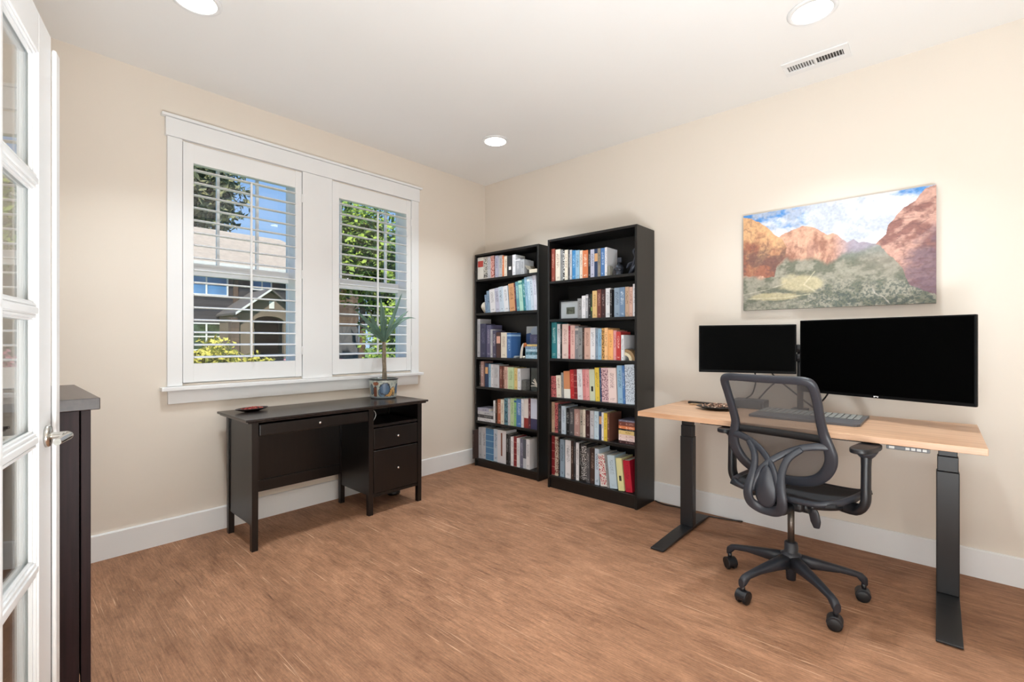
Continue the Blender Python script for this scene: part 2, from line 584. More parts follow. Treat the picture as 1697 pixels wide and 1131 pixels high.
# ---------------------------------------------------------------- French door standing open
def french_door():
    lat = Vector((-3.21, -1.536, 0))
    u = -Vector((math.cos(math.radians(75.6)), math.sin(math.radians(75.6)), 0))
    root = thing('door_1', None, None, tuple(lat - 0.022 * Vector((-u.y, u.x, 0))), math.atan2(u.y, u.x), None, 'structure')
    # local x runs from the latch edge to the hinge edge, local -y... faces the camera side
    t = 0.022
    x0, x1, zt = 0.033, 0.80, 2.018
    gx0, gx1, gz0, gz1 = 0.150, 0.690, 0.285, 1.915
    cx = (gx0 + gx1) / 2
    f = MB()
    f.box(x0, gx0, -t, t, 0.01, zt, 0.002).box(gx1, x1, -t, t, 0.01, zt, 0.002)
    f.box(gx0, gx1, -t, t, gz1, zt, 0.002).box(gx0, gx1, -t, t, 0.01, gz0, 0.002)
    f.build('door_leaf', M_trim, root, local=True)
    zs = [gz0 + (gz1 - gz0) * k / 5 for k in range(6)]
    bars = MB()
    def bar(a0, a1, b0, b1, vert):
        # moulded bar: stepped profile
        for w_, d in ((0.0, 0.010), (0.004, 0.017), (0.008, 0.0215)):
            if vert: bars.box(a0 + w_, a1 - w_, -d, d, b0, b1, 0.0012, 1)
            else: bars.box(a0, a1, -d, d, b0 + w_, b1 - w_, 0.0012, 1)
    bar(cx - 0.016, cx + 0.016, gz0, gz1, True)
    for z in zs[1:-1]:
        bar(gx0, gx1, z - 0.016, z + 0.016, False)
    bars.build('muntin', M_trim, root, local=True)
    for k in range(5):
        for a, b_ in ((gx0, cx - 0.012), (cx + 0.012, gx1)):
            zlo, zhi = zs[k] + (0.012 if k else 0), zs[k + 1] - (0.012 if k < 4 else 0)
            bd = MB()
            for s in (-1, 1):
                for w_, d0, d1 in ((0.012, 0.004, 0.012), (0.006, 0.012, 0.018)):
                    bd.box(a, a + w_, s * d0, s * d1, zlo, zhi, 0.001, 1).box(b_ - w_, b_, s * d0, s * d1, zlo, zhi, 0.001, 1)
                    bd.box(a + w_, b_ - w_, s * d0, s * d1, zlo, zlo + w_, 0.001, 1).box(a + w_, b_ - w_, s * d0, s * d1, zhi - w_, zhi, 0.001, 1)
            bd.build('glazing_bead', M_trim, root, local=True)
            MB().box(a + 0.002, b_ - 0.002, -0.002, 0.002, zlo + 0.002, zhi - 0.002).build('pane', M_glass, root, local=True)
    # astragal strip past the latch edge
    MB().box(-0.006, x0 + 0.002, t + 0.0005, t + 0.011, 0.02, 1.985, 0.005, 4).build('astragal', M_trim, root, local=True)
    hx, hz = 0.085, 0.935
    sgn = 1
    h = MB()
    h.lathe([(0.0, t + 0.0005), (0.029, t + 0.0005), (0.029, t + 0.006), (0.026, t + 0.010), (0.012, t + 0.012), (0.0, t + 0.012)], (hx, 0, hz), 32, 'y')
    ho = h.build('handle_rose', M_nickel, root, local=True)
    lv = MB().tube([(hx, t + 0.008, hz), (hx, t + 0.03, hz), (hx + 0.004, t + 0.042, hz), (hx + 0.025, t + 0.048, hz), (hx + 0.06, t + 0.046, hz), (hx + 0.10, t + 0.040, hz - 0.003)],
                   [0.0095, 0.0095, 0.0105, 0.010, 0.009, 0.008], seg=16)
    lv.build('lever', M_nickel, ho, local=True)
    h2 = MB().lathe([(0.0, -t - 0.0005), (0.029, -t - 0.0005), (0.029, -t - 0.006), (0.0, -t - 0.011)], (hx, 0, hz), 32, 'y')
    h2.tube([(hx, -t - 0.008, hz), (hx, -t - 0.05, hz), (hx + 0.03, -t - 0.062, hz), (hx + 0.115, -t - 0.058, hz)], 0.009, seg=12)
    h2.build('handle_rose', M_nickel, root, local=True)
    for z in (0.25, 1.0, 1.8):
        MB().cyl((x1 + 0.004, t, z - 0.045), (x1 + 0.004, t, z + 0.045), 0.006).build('hinge', M_nickel, root, local=True)
french_door()

# ---------------------------------------------------------------- recessed lights
M_lamp = mat('lamp_diffuser', (255, 252, 245), 0.5, emit=(255, 250, 240), emit_s=6.0)
def recessed(x, y, label):
    root = thing('recessed_light', label, 'ceiling light', (x, y, H), 0, 'recessed ceiling lights')
    MB().lathe([(0.083, -0.0005), (0.104, -0.0005), (0.104, -0.004), (0.098, -0.008), (0.083, -0.009), (0.083, -0.0005)], (x, y, H), 48).build('trim_ring', M_trim, root)
    MB().lathe([(0.0, -0.0065), (0.083, -0.0065), (0.083, -0.001), (0, -0.001)], (x, y, H), 48).build('diffuser', M_lamp, root)
    ld = bpy.data.lights.new('recessed_lamp', 'AREA')
    ld.shape = 'DISK'; ld.size = 0.16; ld.energy = LAMP_W; ld.color = LAMP_COL
    try: ld.spread = math.radians(105)
    except Exception: pass
    lo = bpy.data.objects.new('recessed_lamp', ld)
    COL.objects.link(lo)
    lo.parent = root
    lo.location = (0, 0, -0.012)
recessed(-0.70, -0.82, 'round white recessed ceiling light above the corner bookcase')
recessed(-0.74, -2.93, 'round white recessed ceiling light beside the air vent')
recessed(-2.70, -0.86, 'round white recessed ceiling light above the window, nearest the glass door')
recessed(-2.72, -2.93, 'round white recessed ceiling light near the doorway')
hr = thing('hall_fill_light', 'unseen round ceiling light added as fill in the hall beyond the doorway', 'ceiling light', (XW - 1.3, -1.3, H))  # added fixture, out of view, brightens the room through the doorway
MB().lathe([(0, -0.09), (0.12, -0.075), (0.19, -0.03), (0.2, 0), (0, 0)], (XW - 1.3, -1.3, H), 40).build('shade', M_lamp, hr)
ld = bpy.data.lights.new('hall_fill_lamp', 'AREA'); ld.shape = 'DISK'; ld.size = 0.9; ld.energy = HALL_W; ld.color = LAMP_COL
lo = bpy.data.objects.new('hall_fill_lamp', ld); COL.objects.link(lo); lo.parent = hr; lo.location = (0, 0, -0.1)

# ---------------------------------------------------------------- ceiling vent
def vent():
    x0, x1, y0, y1 = -0.352, -0.196, -3.022, -2.712
    root = thing('air_vent', 'white slotted air vent set in the ceiling', 'vent', ((x0 + x1) / 2, (y0 + y1) / 2, H))
    f = MB()
    gx0, gx1, gy0, gy1 = x0 + 0.045, x1 - 0.045, y0 + 0.028, y1 - 0.022
    z0 = H - 0.009
    f.box(x0, gx0, y0, y1, z0, H - 0.0005, 0.002).box(gx1, x1, y0, y1, z0, H - 0.0005, 0.002)
    f.box(gx0, gx1, y0, gy0, z0, H - 0.0005, 0.002).box(gx0, gx1, gy1, y1, z0, H - 0.0005, 0.002)
    f.box(gx0, gx1, (gy0 + gy1) / 2 - 0.008, (gy0 + gy1) / 2 + 0.008, z0, H - 0.0005, 0.001)
    f.build('vent_frame', M_trim, root)
    MB().box(gx0, gx1, gy0, gy1, H - 0.002, H - 0.0008).build('backing', M_gasket, root)
    s = MB()
    for k in range(20):
        y = gy0 + (gy1 - gy0) * (k + 0.5) / 20
        lean = 0.003 if k < 10 else -0.003
        s.hexa([(gx0, y - .0028, z0), (gx1, y - .0028, z0), (gx1, y - .0008, z0), (gx0, y - .0008, z0),
                (gx0, y - .0028 + lean, H - .002), (gx1, y - .0028 + lean, H - .002), (gx1, y - .0008 + lean, H - .002), (gx0, y - .0008 + lean, H - .002)])
    s.build('slats', M_trim, root)
vent()
# ================================================================ FURNITURE
# ---------------------------------------------------------------- black writing desk under the window
def writing_desk():
    root = thing('writing_desk', 'espresso brown writing desk with three drawers below the window', 'desk', (-1.77, -0.30, 0))
    X0, X1, Y0, Y1 = -2.345, -1.172, -0.515, -0.095   # outside of the legs
    TZ = 0.75
    MB().box(-2.385, -1.135, -0.548, -0.052, TZ - 0.014, TZ, 0.003).box(-2.372, -1.148, -0.538, -0.060, TZ - 0.024, TZ - 0.0142, 0.003).build('desk_top', M_esp_top, root)
    lw = 0.036
    xm = -1.612
    def leg(x, y, h=TZ - 0.025):
        m = MB()
        s = 0.002
        m.hexa([(x + s, y + s, 0), (x + lw - s, y + s, 0), (x + lw - s, y + lw - s, 0), (x + s, y + lw - s, 0),
                (x, y, h), (x + lw, y, h), (x + lw, y + lw, h), (x, y + lw, h)])
        m.build('leg', M_esp, root)
    for x in (X0, xm, X1 - lw):
        leg(x, Y0); leg(x, Y1 - lw)
    # end panel between the legs at the window end
    MB().box(X0 + 0.008, X0 + 0.024, Y0 + lw, Y1 - lw, 0.14, TZ - 0.025).build('end_panel', M_esp, root)
    # modesty panel and rail at the back
    MB().box(X0 + lw, xm, Y1 - 0.022, Y1 - 0.008, 0.29, TZ - 0.025).build('back_panel', M_esp, root)
    MB().box(X0 + lw, xm, Y1 - 0.030, Y1 - 0.006, 0.215, 0.289, 0.003).build('back_rail', M_esp, root)
    # drawer cabinet
    cx0, cx1 = xm + lw, X1 - lw
    cb = MB()
    cb.box(xm + 0.008, xm + 0.024, Y0 + lw, Y1 - lw, 0.135, TZ - 0.025)
    cb.box(X1 - 0.024, X1 - 0.008, Y0 + lw, Y1 - lw, 0.135, TZ - 0.025)
    cb.box(xm + 0.024, X1 - 0.024, Y1 - 0.02, Y1 - 0.008, 0.135, TZ - 0.025)
    cb.box(xm + 0.024, X1 - 0.024, Y0 + 0.01, Y1 - 0.02, 0.135, 0.150)
    cb.box(cx0, cx1, Y0 + 0.008, Y1 - 0.02, 0.594, 0.612)
    cb.box(cx0, cx1, Y0 + 0.004, Y0 + 0.02, 0.118, 0.138, 0.002)
    cb.build('drawer_cabinet', M_esp, root)
    def drawer(x0, x1, z0, z1, y=Y0 + 0.004):
        d = MB().box(x0, x1, y - 0.006, y + 0.014, z0, z1, 0.006, 3).box(x0 + 0.01, x1 - 0.01, y + 0.0142, Y1 - 0.03, z0 + 0.01, z1 - 0.012)
        d = d.build('drawer', M_esp, root)
        k = MB().lathe([(0.0, -0.026), (0.006, -0.025), (0.0085, -0.021), (0.0085, -0.017), (0.005, -0.012), (0.004, -0.004), (0.006, 0.0), (0, 0)],
                       ((x0 + x1) / 2, y - 0.0062, (z0 + z1) / 2 + 0.004), 24, 'y')
        k.build('knob', M_chrome, d)
    drawer(X0 + lw + 0.003, xm - 0.003, 0.645, 0.713)
    drawer(cx0 + 0.002, cx1 - 0.002, 0.443, 0.588)
    drawer(cx0 + 0.002, cx1 - 0.002, 0.142, 0.436)
writing_desk()
M_cable_w = mat('white_cable', (225, 225, 225), 0.5)
c = MB().tube([(-1.555, -0.43, 0.6145), (-1.545, -0.455, 0.630), (-1.525, -0.46, 0.668), (-1.535, -0.455, 0.70), (-1.560, -0.44, 0.690), (-1.562, -0.42, 0.650), (-1.54, -0.40, 0.620), (-1.50, -0.35, 0.6145)], 0.002, seg=8)
tag(c.build('cable', M_cable_w, loc=(-1.54, -0.42, 0.6125)), 'thin white cable looped inside the open cubby of the writing desk', 'cable')
c = MB()
c.lathe([(0, 0), (0.05, 0), (0.052, 0.006), (0.050, 0.03), (0.03, 0.036), (0, 0.036)], (-1.22, -0.22, 0.0005), 32)
tag(c.build('cord_spool', M_frame_black, loc=(-1.22, -0.22, 0.0005)), 'small black round object on the floor under the drawer cabinet', 'spool')

# dish with red dried petals
def potpourri(name, cx, cy, z, rx, ry, rot, label, cat, petal_cols, hgt=0.016, n=70, seed=3, bowl_c=(40, 20, 18)):
    root = thing(name, label, cat, (cx, cy, z), rot)
    def sh(u, v):
        a = 2 * PI * u
        r = v
        point = 1.0 + 0.16 * abs(math.cos(a)) ** 3
        return Vector((rx * r * math.cos(a) * point, ry * r * math.sin(a), 0.0008 + 0.020 * r ** 2.4))
    m = MB().grid(lambda u, v: sh(u, v), 40, 10, close_u=True)
    bmesh.ops.remove_doubles(m.bm, verts=m.bm.verts, dist=1e-5)
    bmesh.ops.solidify(m.bm, geom=list(m.bm.faces), thickness=-0.003)
    m.build('bowl', mat(name + '_bowl', bowl_c, 0.35), root, local=True)
    rnd = random.Random(seed)
    for ci, pc in enumerate(petal_cols):
        mb = MB()
        for k in range(n // len(petal_cols)):
            a = rnd.uniform(0, 2 * PI); r = rnd.uniform(0, 0.72) ** 0.8
            x, y = rx * r * math.cos(a), ry * r * math.sin(a)
            zz = 0.010 + 0.010 * r + hgt * (1 - r) * rnd.random()
            s = rnd.uniform(0.005, 0.010)
            mb.sphere((0, 0, 0), s, 8, (1, 0.7, 0.3))
            vs = mb.bm.verts[-1:]
            M = Matrix.Translation((x, y, zz)) @ Matrix.Rotation(rnd.uniform(-0.6, 0.6), 4, 'X') @ Matrix.Rotation(rnd.uniform(0, PI), 4, 'Z')
            mb.bm.verts.ensure_lookup_table()
            cnt = 8 * 3 + 2
            for v in mb.bm.verts[-cnt:]:
                v.co = M @ v.co
        o = mb.build('petals', mat(name + '_petal%d' % ci, pc, 0.7), root, local=True)
        o['kind'] = 'stuff'
    return root
potpourri('decorative_dish', -2.235, -0.20, 0.7505, 0.085, 0.055, math.radians(10), 'small dark leaf-shaped dish of red dried petals on the writing desk', 'dish',
          [(150, 52, 48), (178, 88, 74), (120, 44, 40)], n=84)

# ---------------------------------------------------------------- potted yucca
def pot_texture(me, fn):
    at = me.color_attributes.new('Pattern', 'FLOAT_COLOR', 'POINT')
    for i, v in enumerate(me.vertices):
        at.data[i].color = fn(v.co) + (1,)

def attr_mat(name, attr, rough=0.4, bump=0.0, coat=0.0):
    m, nt, p = new_mat(name)
    a = nt.nodes.new('ShaderNodeAttribute'); a.attribute_name = attr
    nt.links.new(a.outputs['Color'], p.inputs['Base Color'])
    p.inputs['Roughness'].default_value = rough
    p.inputs['Coat Weight'].default_value = coat
    return m

def yucca():
    cx, cy, z0 = -1.29, -0.190, 0.7505
    root = thing('potted_yucca', 'spiky green yucca in a painted ceramic pot on the writing desk', 'plant', (cx, cy, z0))
    R0, R1, hh = 0.098, 0.108, 0.150
    m = MB()
    prof = [(0, 0.004), (R0 - 0.01, 0.0), (R0, 0.010)] + [(R0 + (R1 - R0) * k / 30, 0.010 + (hh - 0.018) * k / 30) for k in range(1, 31)] + [(R1 + 0.003, hh - 0.006), (R1 + 0.004, hh), (R1 - 0.006, hh), (R1 - 0.008, hh - 0.02), (R1 - 0.012, 0.02), (0, 0.02)]
    m.lathe(prof, (0, 0, 0), 128)
    pot = m.build('pot', attr_mat('painted_ceramic', 'Pattern', 0.28, coat=0.3), root, local=True)
    # painted birds and leaves: blobs in (angle towards the viewer, height)
    blobs = [(-0.10, 0.075, 0.42, 0.048, (78, 104, 132)), (0.10, 0.050, 0.30, 0.040, (96, 122, 146)), (-0.42, 0.045, 0.34, 0.032, (196, 150, 88)),
             (-0.20, 0.030, 0.42, 0.018, (188, 140, 84)), (-0.75, 0.055, 0.20, 0.036, (208, 170, 112)), (0.62, 0.05, 0.16, 0.05, (120, 66, 44)),
             (0.55, 0.115, 0.24, 0.014, (150, 92, 66)), (0.95, 0.07, 0.2, 0.04, (92, 112, 124)), (-1.2, 0.07, 0.3, 0.04, (78, 104, 132)), (1.6, 0.06, 0.35, 0.04, (196, 150, 88)), (2.4, 0.07, 0.35, 0.04, (78, 104, 132)), (-2.2, 0.05, 0.4, 0.04, (120, 66, 44))]
    view = math.atan2(-3.37 - cy, -3.333 - cx)
    def col(p):
        if p.z > hh - 0.010: return lin((28, 28, 32))
        if p.z < 0.016: return lin((150, 160, 168))
        a = math.atan2(p.y, p.x) - view
        a = -((a + PI) % (2 * PI) - PI)
        q = mnoise.noise(Vector((a * 6, p.z * 60, 0.3)))
        c = lin((176, 180, 170)) if q < 0.1 else lin((150, 160, 156))
        for ba, bz, wa, wz, bc in reversed(blobs):
            da, dz = (a - ba), (p.z - bz)
            ca, sa = math.cos(0.5), math.sin(0.5)
            ua = (da / wa) * ca + (dz / wz) * sa; uz = -(da / wa) * sa + (dz / wz) * ca
            d = math.sqrt(ua * ua + uz * uz) + 0.18 * mnoise.noise(Vector((a * 9, p.z * 90, bz * 50)))
            if d < 1:
                c = lin((44, 50, 60)) if d > 0.88 else tuple(v * (0.8 + 0.5 * abs(mnoise.noise(Vector((a * 30, p.z * 300, 1))))) for v in lin(bc))
        return c
    pot_texture(pot.data, col)
    MB().lathe([(0, hh - 0.022), (0.09, hh - 0.024), (R1 - 0.009, hh - 0.026), (0.09, hh - 0.05), (0, hh - 0.05)], (0, 0, 0), 40).build('soil', mat('potting_soil', (48, 36, 28), 0.95, var=0.4, scale=80, bump=0.8), root, local=True)
    st = MB().tube([(0.0, 0, hh - 0.03), (0.003, 0, 0.22), (0.0, 0.002, 0.30), (0.002, 0, 0.36), (0.004, 0.0, 0.43)], [0.013, 0.011, 0.0105, 0.011, 0.014], seg=14)
    st.tube([(0.018, -0.01, hh - 0.03), (0.012, -0.008, 0.26), (0.010, -0.004, 0.41)], [0.008, 0.007, 0.008], seg=10)
    st.build('stem', mat('yucca_stem', (120, 108, 92), 0.8, var=0.35, scale=60, bump=0.6), root, local=True)
    # leaves: tip positions relative to the crown
    crown = Vector((0.004, 0, 0.425))
    tips = [(0.155, -0.02, 0.815, 0.020, 0.0), (-0.010, 0.02, 0.770, 0.024, 0.0), (0.245, 0.02, 0.680, 0.019, -0.03), (0.325, 0.03, 0.620, 0.017, -0.07),
            (-0.235, 0.00, 0.660, 0.021, -0.02), (-0.090, 0.05, 0.660, 0.016, 0.0), (-0.215, 0.03, 0.570, 0.015, -0.02), (-0.130, -0.06, 0.520, 0.014, -0.02),
            (0.10, 0.11, 0.64, 0.015, -0.02), (0.06, -0.13, 0.58, 0.014, -0.03), (-0.17, -0.05, 0.62, 0.016, -0.03)]
    tips.append((-0.06, -0.10, 0.70, 0.018, 0.0))
    ml = mat('yucca_leaf', (86, 116, 102), 0.42, var=0.25, scale=14)
    for tx, ty, tz, wd, droop in tips:
        T = Vector((tx, ty, tz)); D = T - crown
        side = Vector((0.74, -0.67, 0)).cross(D).cross(D)
        side = D.cross(Vector((-0.67, -0.74, 0.05))).normalized()
        up = side.cross(D).normalized()
        def fn(u, v):
            s = u
            p = crown + D * s + Vector((0, 0, 1)) * (-droop * 4 * s * (1 - s))
            wdt = wd * 0.8 * (0.35 + 1.3 * math.sin(min(1, s * 1.3) * PI / 2)) * (1 - s) ** 0.75 + 0.0008
            c = (v - 0.5) * 2
            return p + side * (c * wdt) + up * (abs(c) * wdt * 0.35)
        m = MB().grid(fn, 16, 4)
        bmesh.ops.solidify(m.bm, geom=list(m.bm.faces), thickness=0.0018)
        m.build('leaf', ml, root, local=True)
yucca()

# ---------------------------------------------------------------- dresser behind the door
def dresser():
    x0, x1, y0, y1 = XW + 0.022, -3.087, -1.329, -0.634
    root = thing('dresser', 'dark brown wooden dresser behind the open glass door', 'dresser', ((x0 + x1) / 2, (y0 + y1) / 2, 0))
    MB().box(x0, x1, y0, y1, 0.963, 1.001, 0.002).build('dresser_top', grain_mat('dresser_top', (44, 33, 33), (60, 47, 46), 'y', 0.3, 16, 4), root)
    b = MB()
    b.box(x0 + 0.004, x1 - 0.050, y0 + 0.012, y0 + 0.034, 0.0, 0.962, 0.001).box(x0 + 0.004, x1 - 0.050, y1 - 0.034, y1 - 0.012, 0.0, 0.962, 0.001)
    b.box(x0 + 0.004, x0 + 0.014, y0 + 0.034, y1 - 0.034, 0.06, 0.957).box(x0 + 0.014, x1 - 0.05, y0 + 0.034, y1 - 0.034, 0.06, 0.08)
    b.box(x1 - 0.08, x1 - 0.055, y0 + 0.034, y1 - 0.034, 0, 0.07)
    b.build('carcass', M_dress, root)
    MB().box(x1 - 0.046, x1 - 0.022, y0 + 0.012, y0 + 0.036, 0.0, 0.962, 0.001).build('face_stile', M_dress, root)
    MB().box(x1 - 0.046, x1 - 0.022, y1 - 0.036, y1 - 0.012, 0.0, 0.962, 0.001).build('face_stile', M_dress, root)
    n = 5
    for k in range(n):
        z0 = 0.08 + (0.945 - 0.08) * k / n + 0.003; z1 = 0.08 + (0.945 - 0.08) * (k + 1) / n - 0.003
        d = MB().box(x1 - 0.044, x1 - 0.023, y0 + 0.038, y1 - 0.038, z0, z1, 0.002).build('drawer', M_dress, root)
dresser()

# ---------------------------------------------------------------- bookcases
def bookcase(y0, y1, xf, shelves, label):
    xb = -0.017
    t = 0.018
    Z = 2.008
    root = thing('bookcase', label, 'bookcase', ((xf + xb) / 2, (y0 + y1) / 2, 0), 0, 'tall black bookcases against the wall')
    for yy in ((y0 - t, y0), (y1, y1 + t)):
        MB().box(xf, xb, yy[0], yy[1], 0, Z, 0.0012, 1).build('side_panel', M_book_wood, root)
    MB().box(xf, xb, y1 + t, y0 - t, Z - t, Z, 0.0012, 1).build('top_panel', M_book_wood, root)
    MB().box(xb - 0.006, xb, y1 + t, y0 - t, 0.04, Z - t).build('back_panel', M_book_wood, root)
    MB().box(xf + 0.012, xf + 0.028, y1 + t, y0 - t, 0.0, shelves[-1] - t - 0.0005, 0.001, 1).build('plinth', M_book_wood, root)
    for z in shelves:
        MB().box(xf + 0.002, xb - 0.006, y1 + t, y0 - t, z - 0.02, z, 0.001, 1).build('shelf', M_book_wood, root)
    return root
SZ = dict(S1=1.770, S2=1.450, S3=1.034, S4=0.756, S5=0.430, S6=0.075, B1=1.668, B2=1.361, B3=1.046, B4=0.732, B5=0.445, B6=0.100)
bookcase(-0.085, -0.868, -0.225, [SZ['S%d' % k] for k in range(1, 7)], 'black six-shelf bookcase full of books in the room corner')
bookcase(-1.013, -1.803, -0.290, [SZ['B%d' % k] for k in range(1, 7)], 'black six-shelf bookcase full of books next to the standing desk')

PAGE = mat('book_pages', (226, 220, 206), 0.85, var=0.05, scale=200)
NAMED = {
 'white with a red block': ('dcdad4', 'b5433c', 'block'), 'black and white patterned': ('c9c6be', '1c1c1e', 'patt'), 'pale grey': ('bdbec4', '6f7078', 'title'),
 'pink and red': ('d9a9a0', '9c4038', 'patt'), 'dark maroon': ('3c2022', '9a8480', 'title'), 'lavender grey': ('a9a9bd', '55566a', 'title'), 'light grey': ('b4b5ba', '66676c', 'title'),
 'orange': ('d07a4e', 'f0e0cc', 'title'), 'cream': ('ddd5c6', '8a6a5a', 'title'), 'black with a white mark': ('2a2b2e', 'e8e8e8', 'mark'), 'white': ('dcdce0', '777880', 'title'),
 'silver grey': ('989aa0', 'd0d0d4', 'band'), 'silver': ('a6a8ac', '66686c', 'title'), 'slate blue': ('6c84a0', 'c8d4e0', 'title'), 'steel blue': ('7f98b0', '34465c', 'title'),
 'lavender': ('b6b8cc', '484a60', 'title'), 'pale blue': ('bccad8', '4c6078', 'title'), 'grey blue': ('8598aa', '2e3a48', 'title'), 'tan orange': ('c89468', '7a4c30', 'title'),
 'maroon': ('5c2c38', 'd0b0a8', 'title'), 'teal blue': ('57909c', 'c8e0e0', 'title'), 'mint green': ('a9cfc0', '4c8c84', 'band'), 'teal': ('2c7c84', 'bcdcd8', 'title'),
 'light blue': ('8fb3cc', '3c6080', 'title'), 'sky blue': ('9dbdd0', 'e4f0f4', 'band'), 'white lavender': ('cdcfdc', '7c80a0', 'title'), 'dark indigo': ('3a3c58', '6c6c8c', 'title'),
 'violet grey': ('5a5876', 'a8a6bc', 'title'), 'dark violet grey': ('4c4a60', 'c0bcc8', 'title'), 'brown with a pink label': ('4a3230', 'd8a898', 'block'), 'cobalt blue': ('3f6aa4', '9cc0e0', 'band'),
 'black': ('1c1c1e', 'a8a8a8', 'title'), 'rose brown': ('a5847e', 'e0d0c8', 'title'), 'navy blue': ('263a5c', 'd0a070', 'block'), 'red brown': ('6e3c34', 'c8a090', 'title'), 'brown': ('6a4438', 'bfa090', 'title'),
 'rose tan': ('c8a496', '7c5448', 'title'), 'pale green': ('b9cba0', '5c7c4c', 'title'), 'yellow tan': ('d4ba7c', '8c6c34', 'title'), 'dark brown': ('3c2c28', 'a08c80', 'title'), 'terracotta': ('b0684c', 'e8d0bc', 'title'),
 'teal patterned': ('5f8c9c', '1f3c4c', 'patt'), 'bright green': ('8cc07c', '3c6c9c', 'band'), 'blue': ('4c78b0', 'c0d4ec', 'title'), 'white with a red foot': ('dcd6d2', '8c3430', 'foot'),
 'pale lavender': ('c4c9da', '3c3c5c', 'foot'), 'blue banded': ('4c7ca8', 'a8ccdc', 'bands'), 'white with a brown stripe': ('d4d4da', '7c5040', 'stripe'), 'charcoal': ('38383c', '8c8c90', 'title'),
 'dark red': ('7c2228', 'c88c80', 'bands'), 'grey violet': ('6c6c80', 'b4b4c4', 'title'), 'slate grey': ('585c68', 'c0c4cc', 'foot'), 'rust red': ('8c4438', 'd0a494', 'title'), 'grey': ('88898a', '3c3c3e', 'title'),
 'black and white': ('2c2c2c', 'dcdcdc', 'patt'), 'dark grey': ('4a4a4e', 'a8a8a8', 'title'), 'bright blue': ('3c84bc', 'a8d0ec', 'title'), 'tan grey': ('8c8478', '4c3c34', 'title'),
 'dark green': ('2c3c2c', 'a4c45c', 'mark'), 'tan yellow': ('d6b47c', '8c6a3c', 'title'), 'tan': ('b89c84', '6c5040', 'title'), 'rose cream': ('dcc4bc', '9c6c64', 'title'), 'crimson': ('9c2c3c', 'd8b0b0', 'title'),
 'pale pink': ('dcb4ac', '9c5c58', 'title'), 'mid grey': ('7c7c80', 'c4bcb8', 'band'), 'brown gold': ('c09454', '5c3c1c', 'patt'), 'peach': ('ecbc88', '8c5c34', 'title'), 'orange peach': ('ecb070', 'a46c34', 'title'),
 'pink': ('dc9c9c', '8c4448', 'title'), 'red': ('b83c38', 'e8c0b4', 'title'), 'rose red': ('bc6868', '5c2428', 'patt'), 'orange and white': ('c88860', 'e4e4dc', 'foot'), 'bright red': ('b82c30', 'd88078', 'title'),
 'rose pink': ('d08888', '8c4c50', 'title'), 'pale green cream': ('c4ccb4', '1c1c1c', 'mark'), 'yellow': ('dcc04c', '8c7424', 'title'), 'dark blue': ('2c4468', '9cb4cc', 'title'), 'pale pink patterned': ('d8b8bc', '6c4454', 'patt'),
 'pinkish white': ('e4d0cc', '8c6c70', 'title'), 'bluish white': ('ccd8e4', '8894a4', 'patt'), 'grey cream': ('a8a094', '3c3834', 'title'), 'icy blue': ('b8ccd8', '8c9cac', 'title'), 'cream mottled': ('bcb0a0', '6c3434', 'patt'),
 'black with white marks': ('1e1e20', 'c8c8c8', 'patt'), 'white with red marks': ('e0dcd8', 'b02c38', 'patt'), 'pale yellow': ('d8d49c', '3c3c34', 'mark'), 'scarlet': ('b41c34', '8c1428', 'title'),
}
_bm = {}
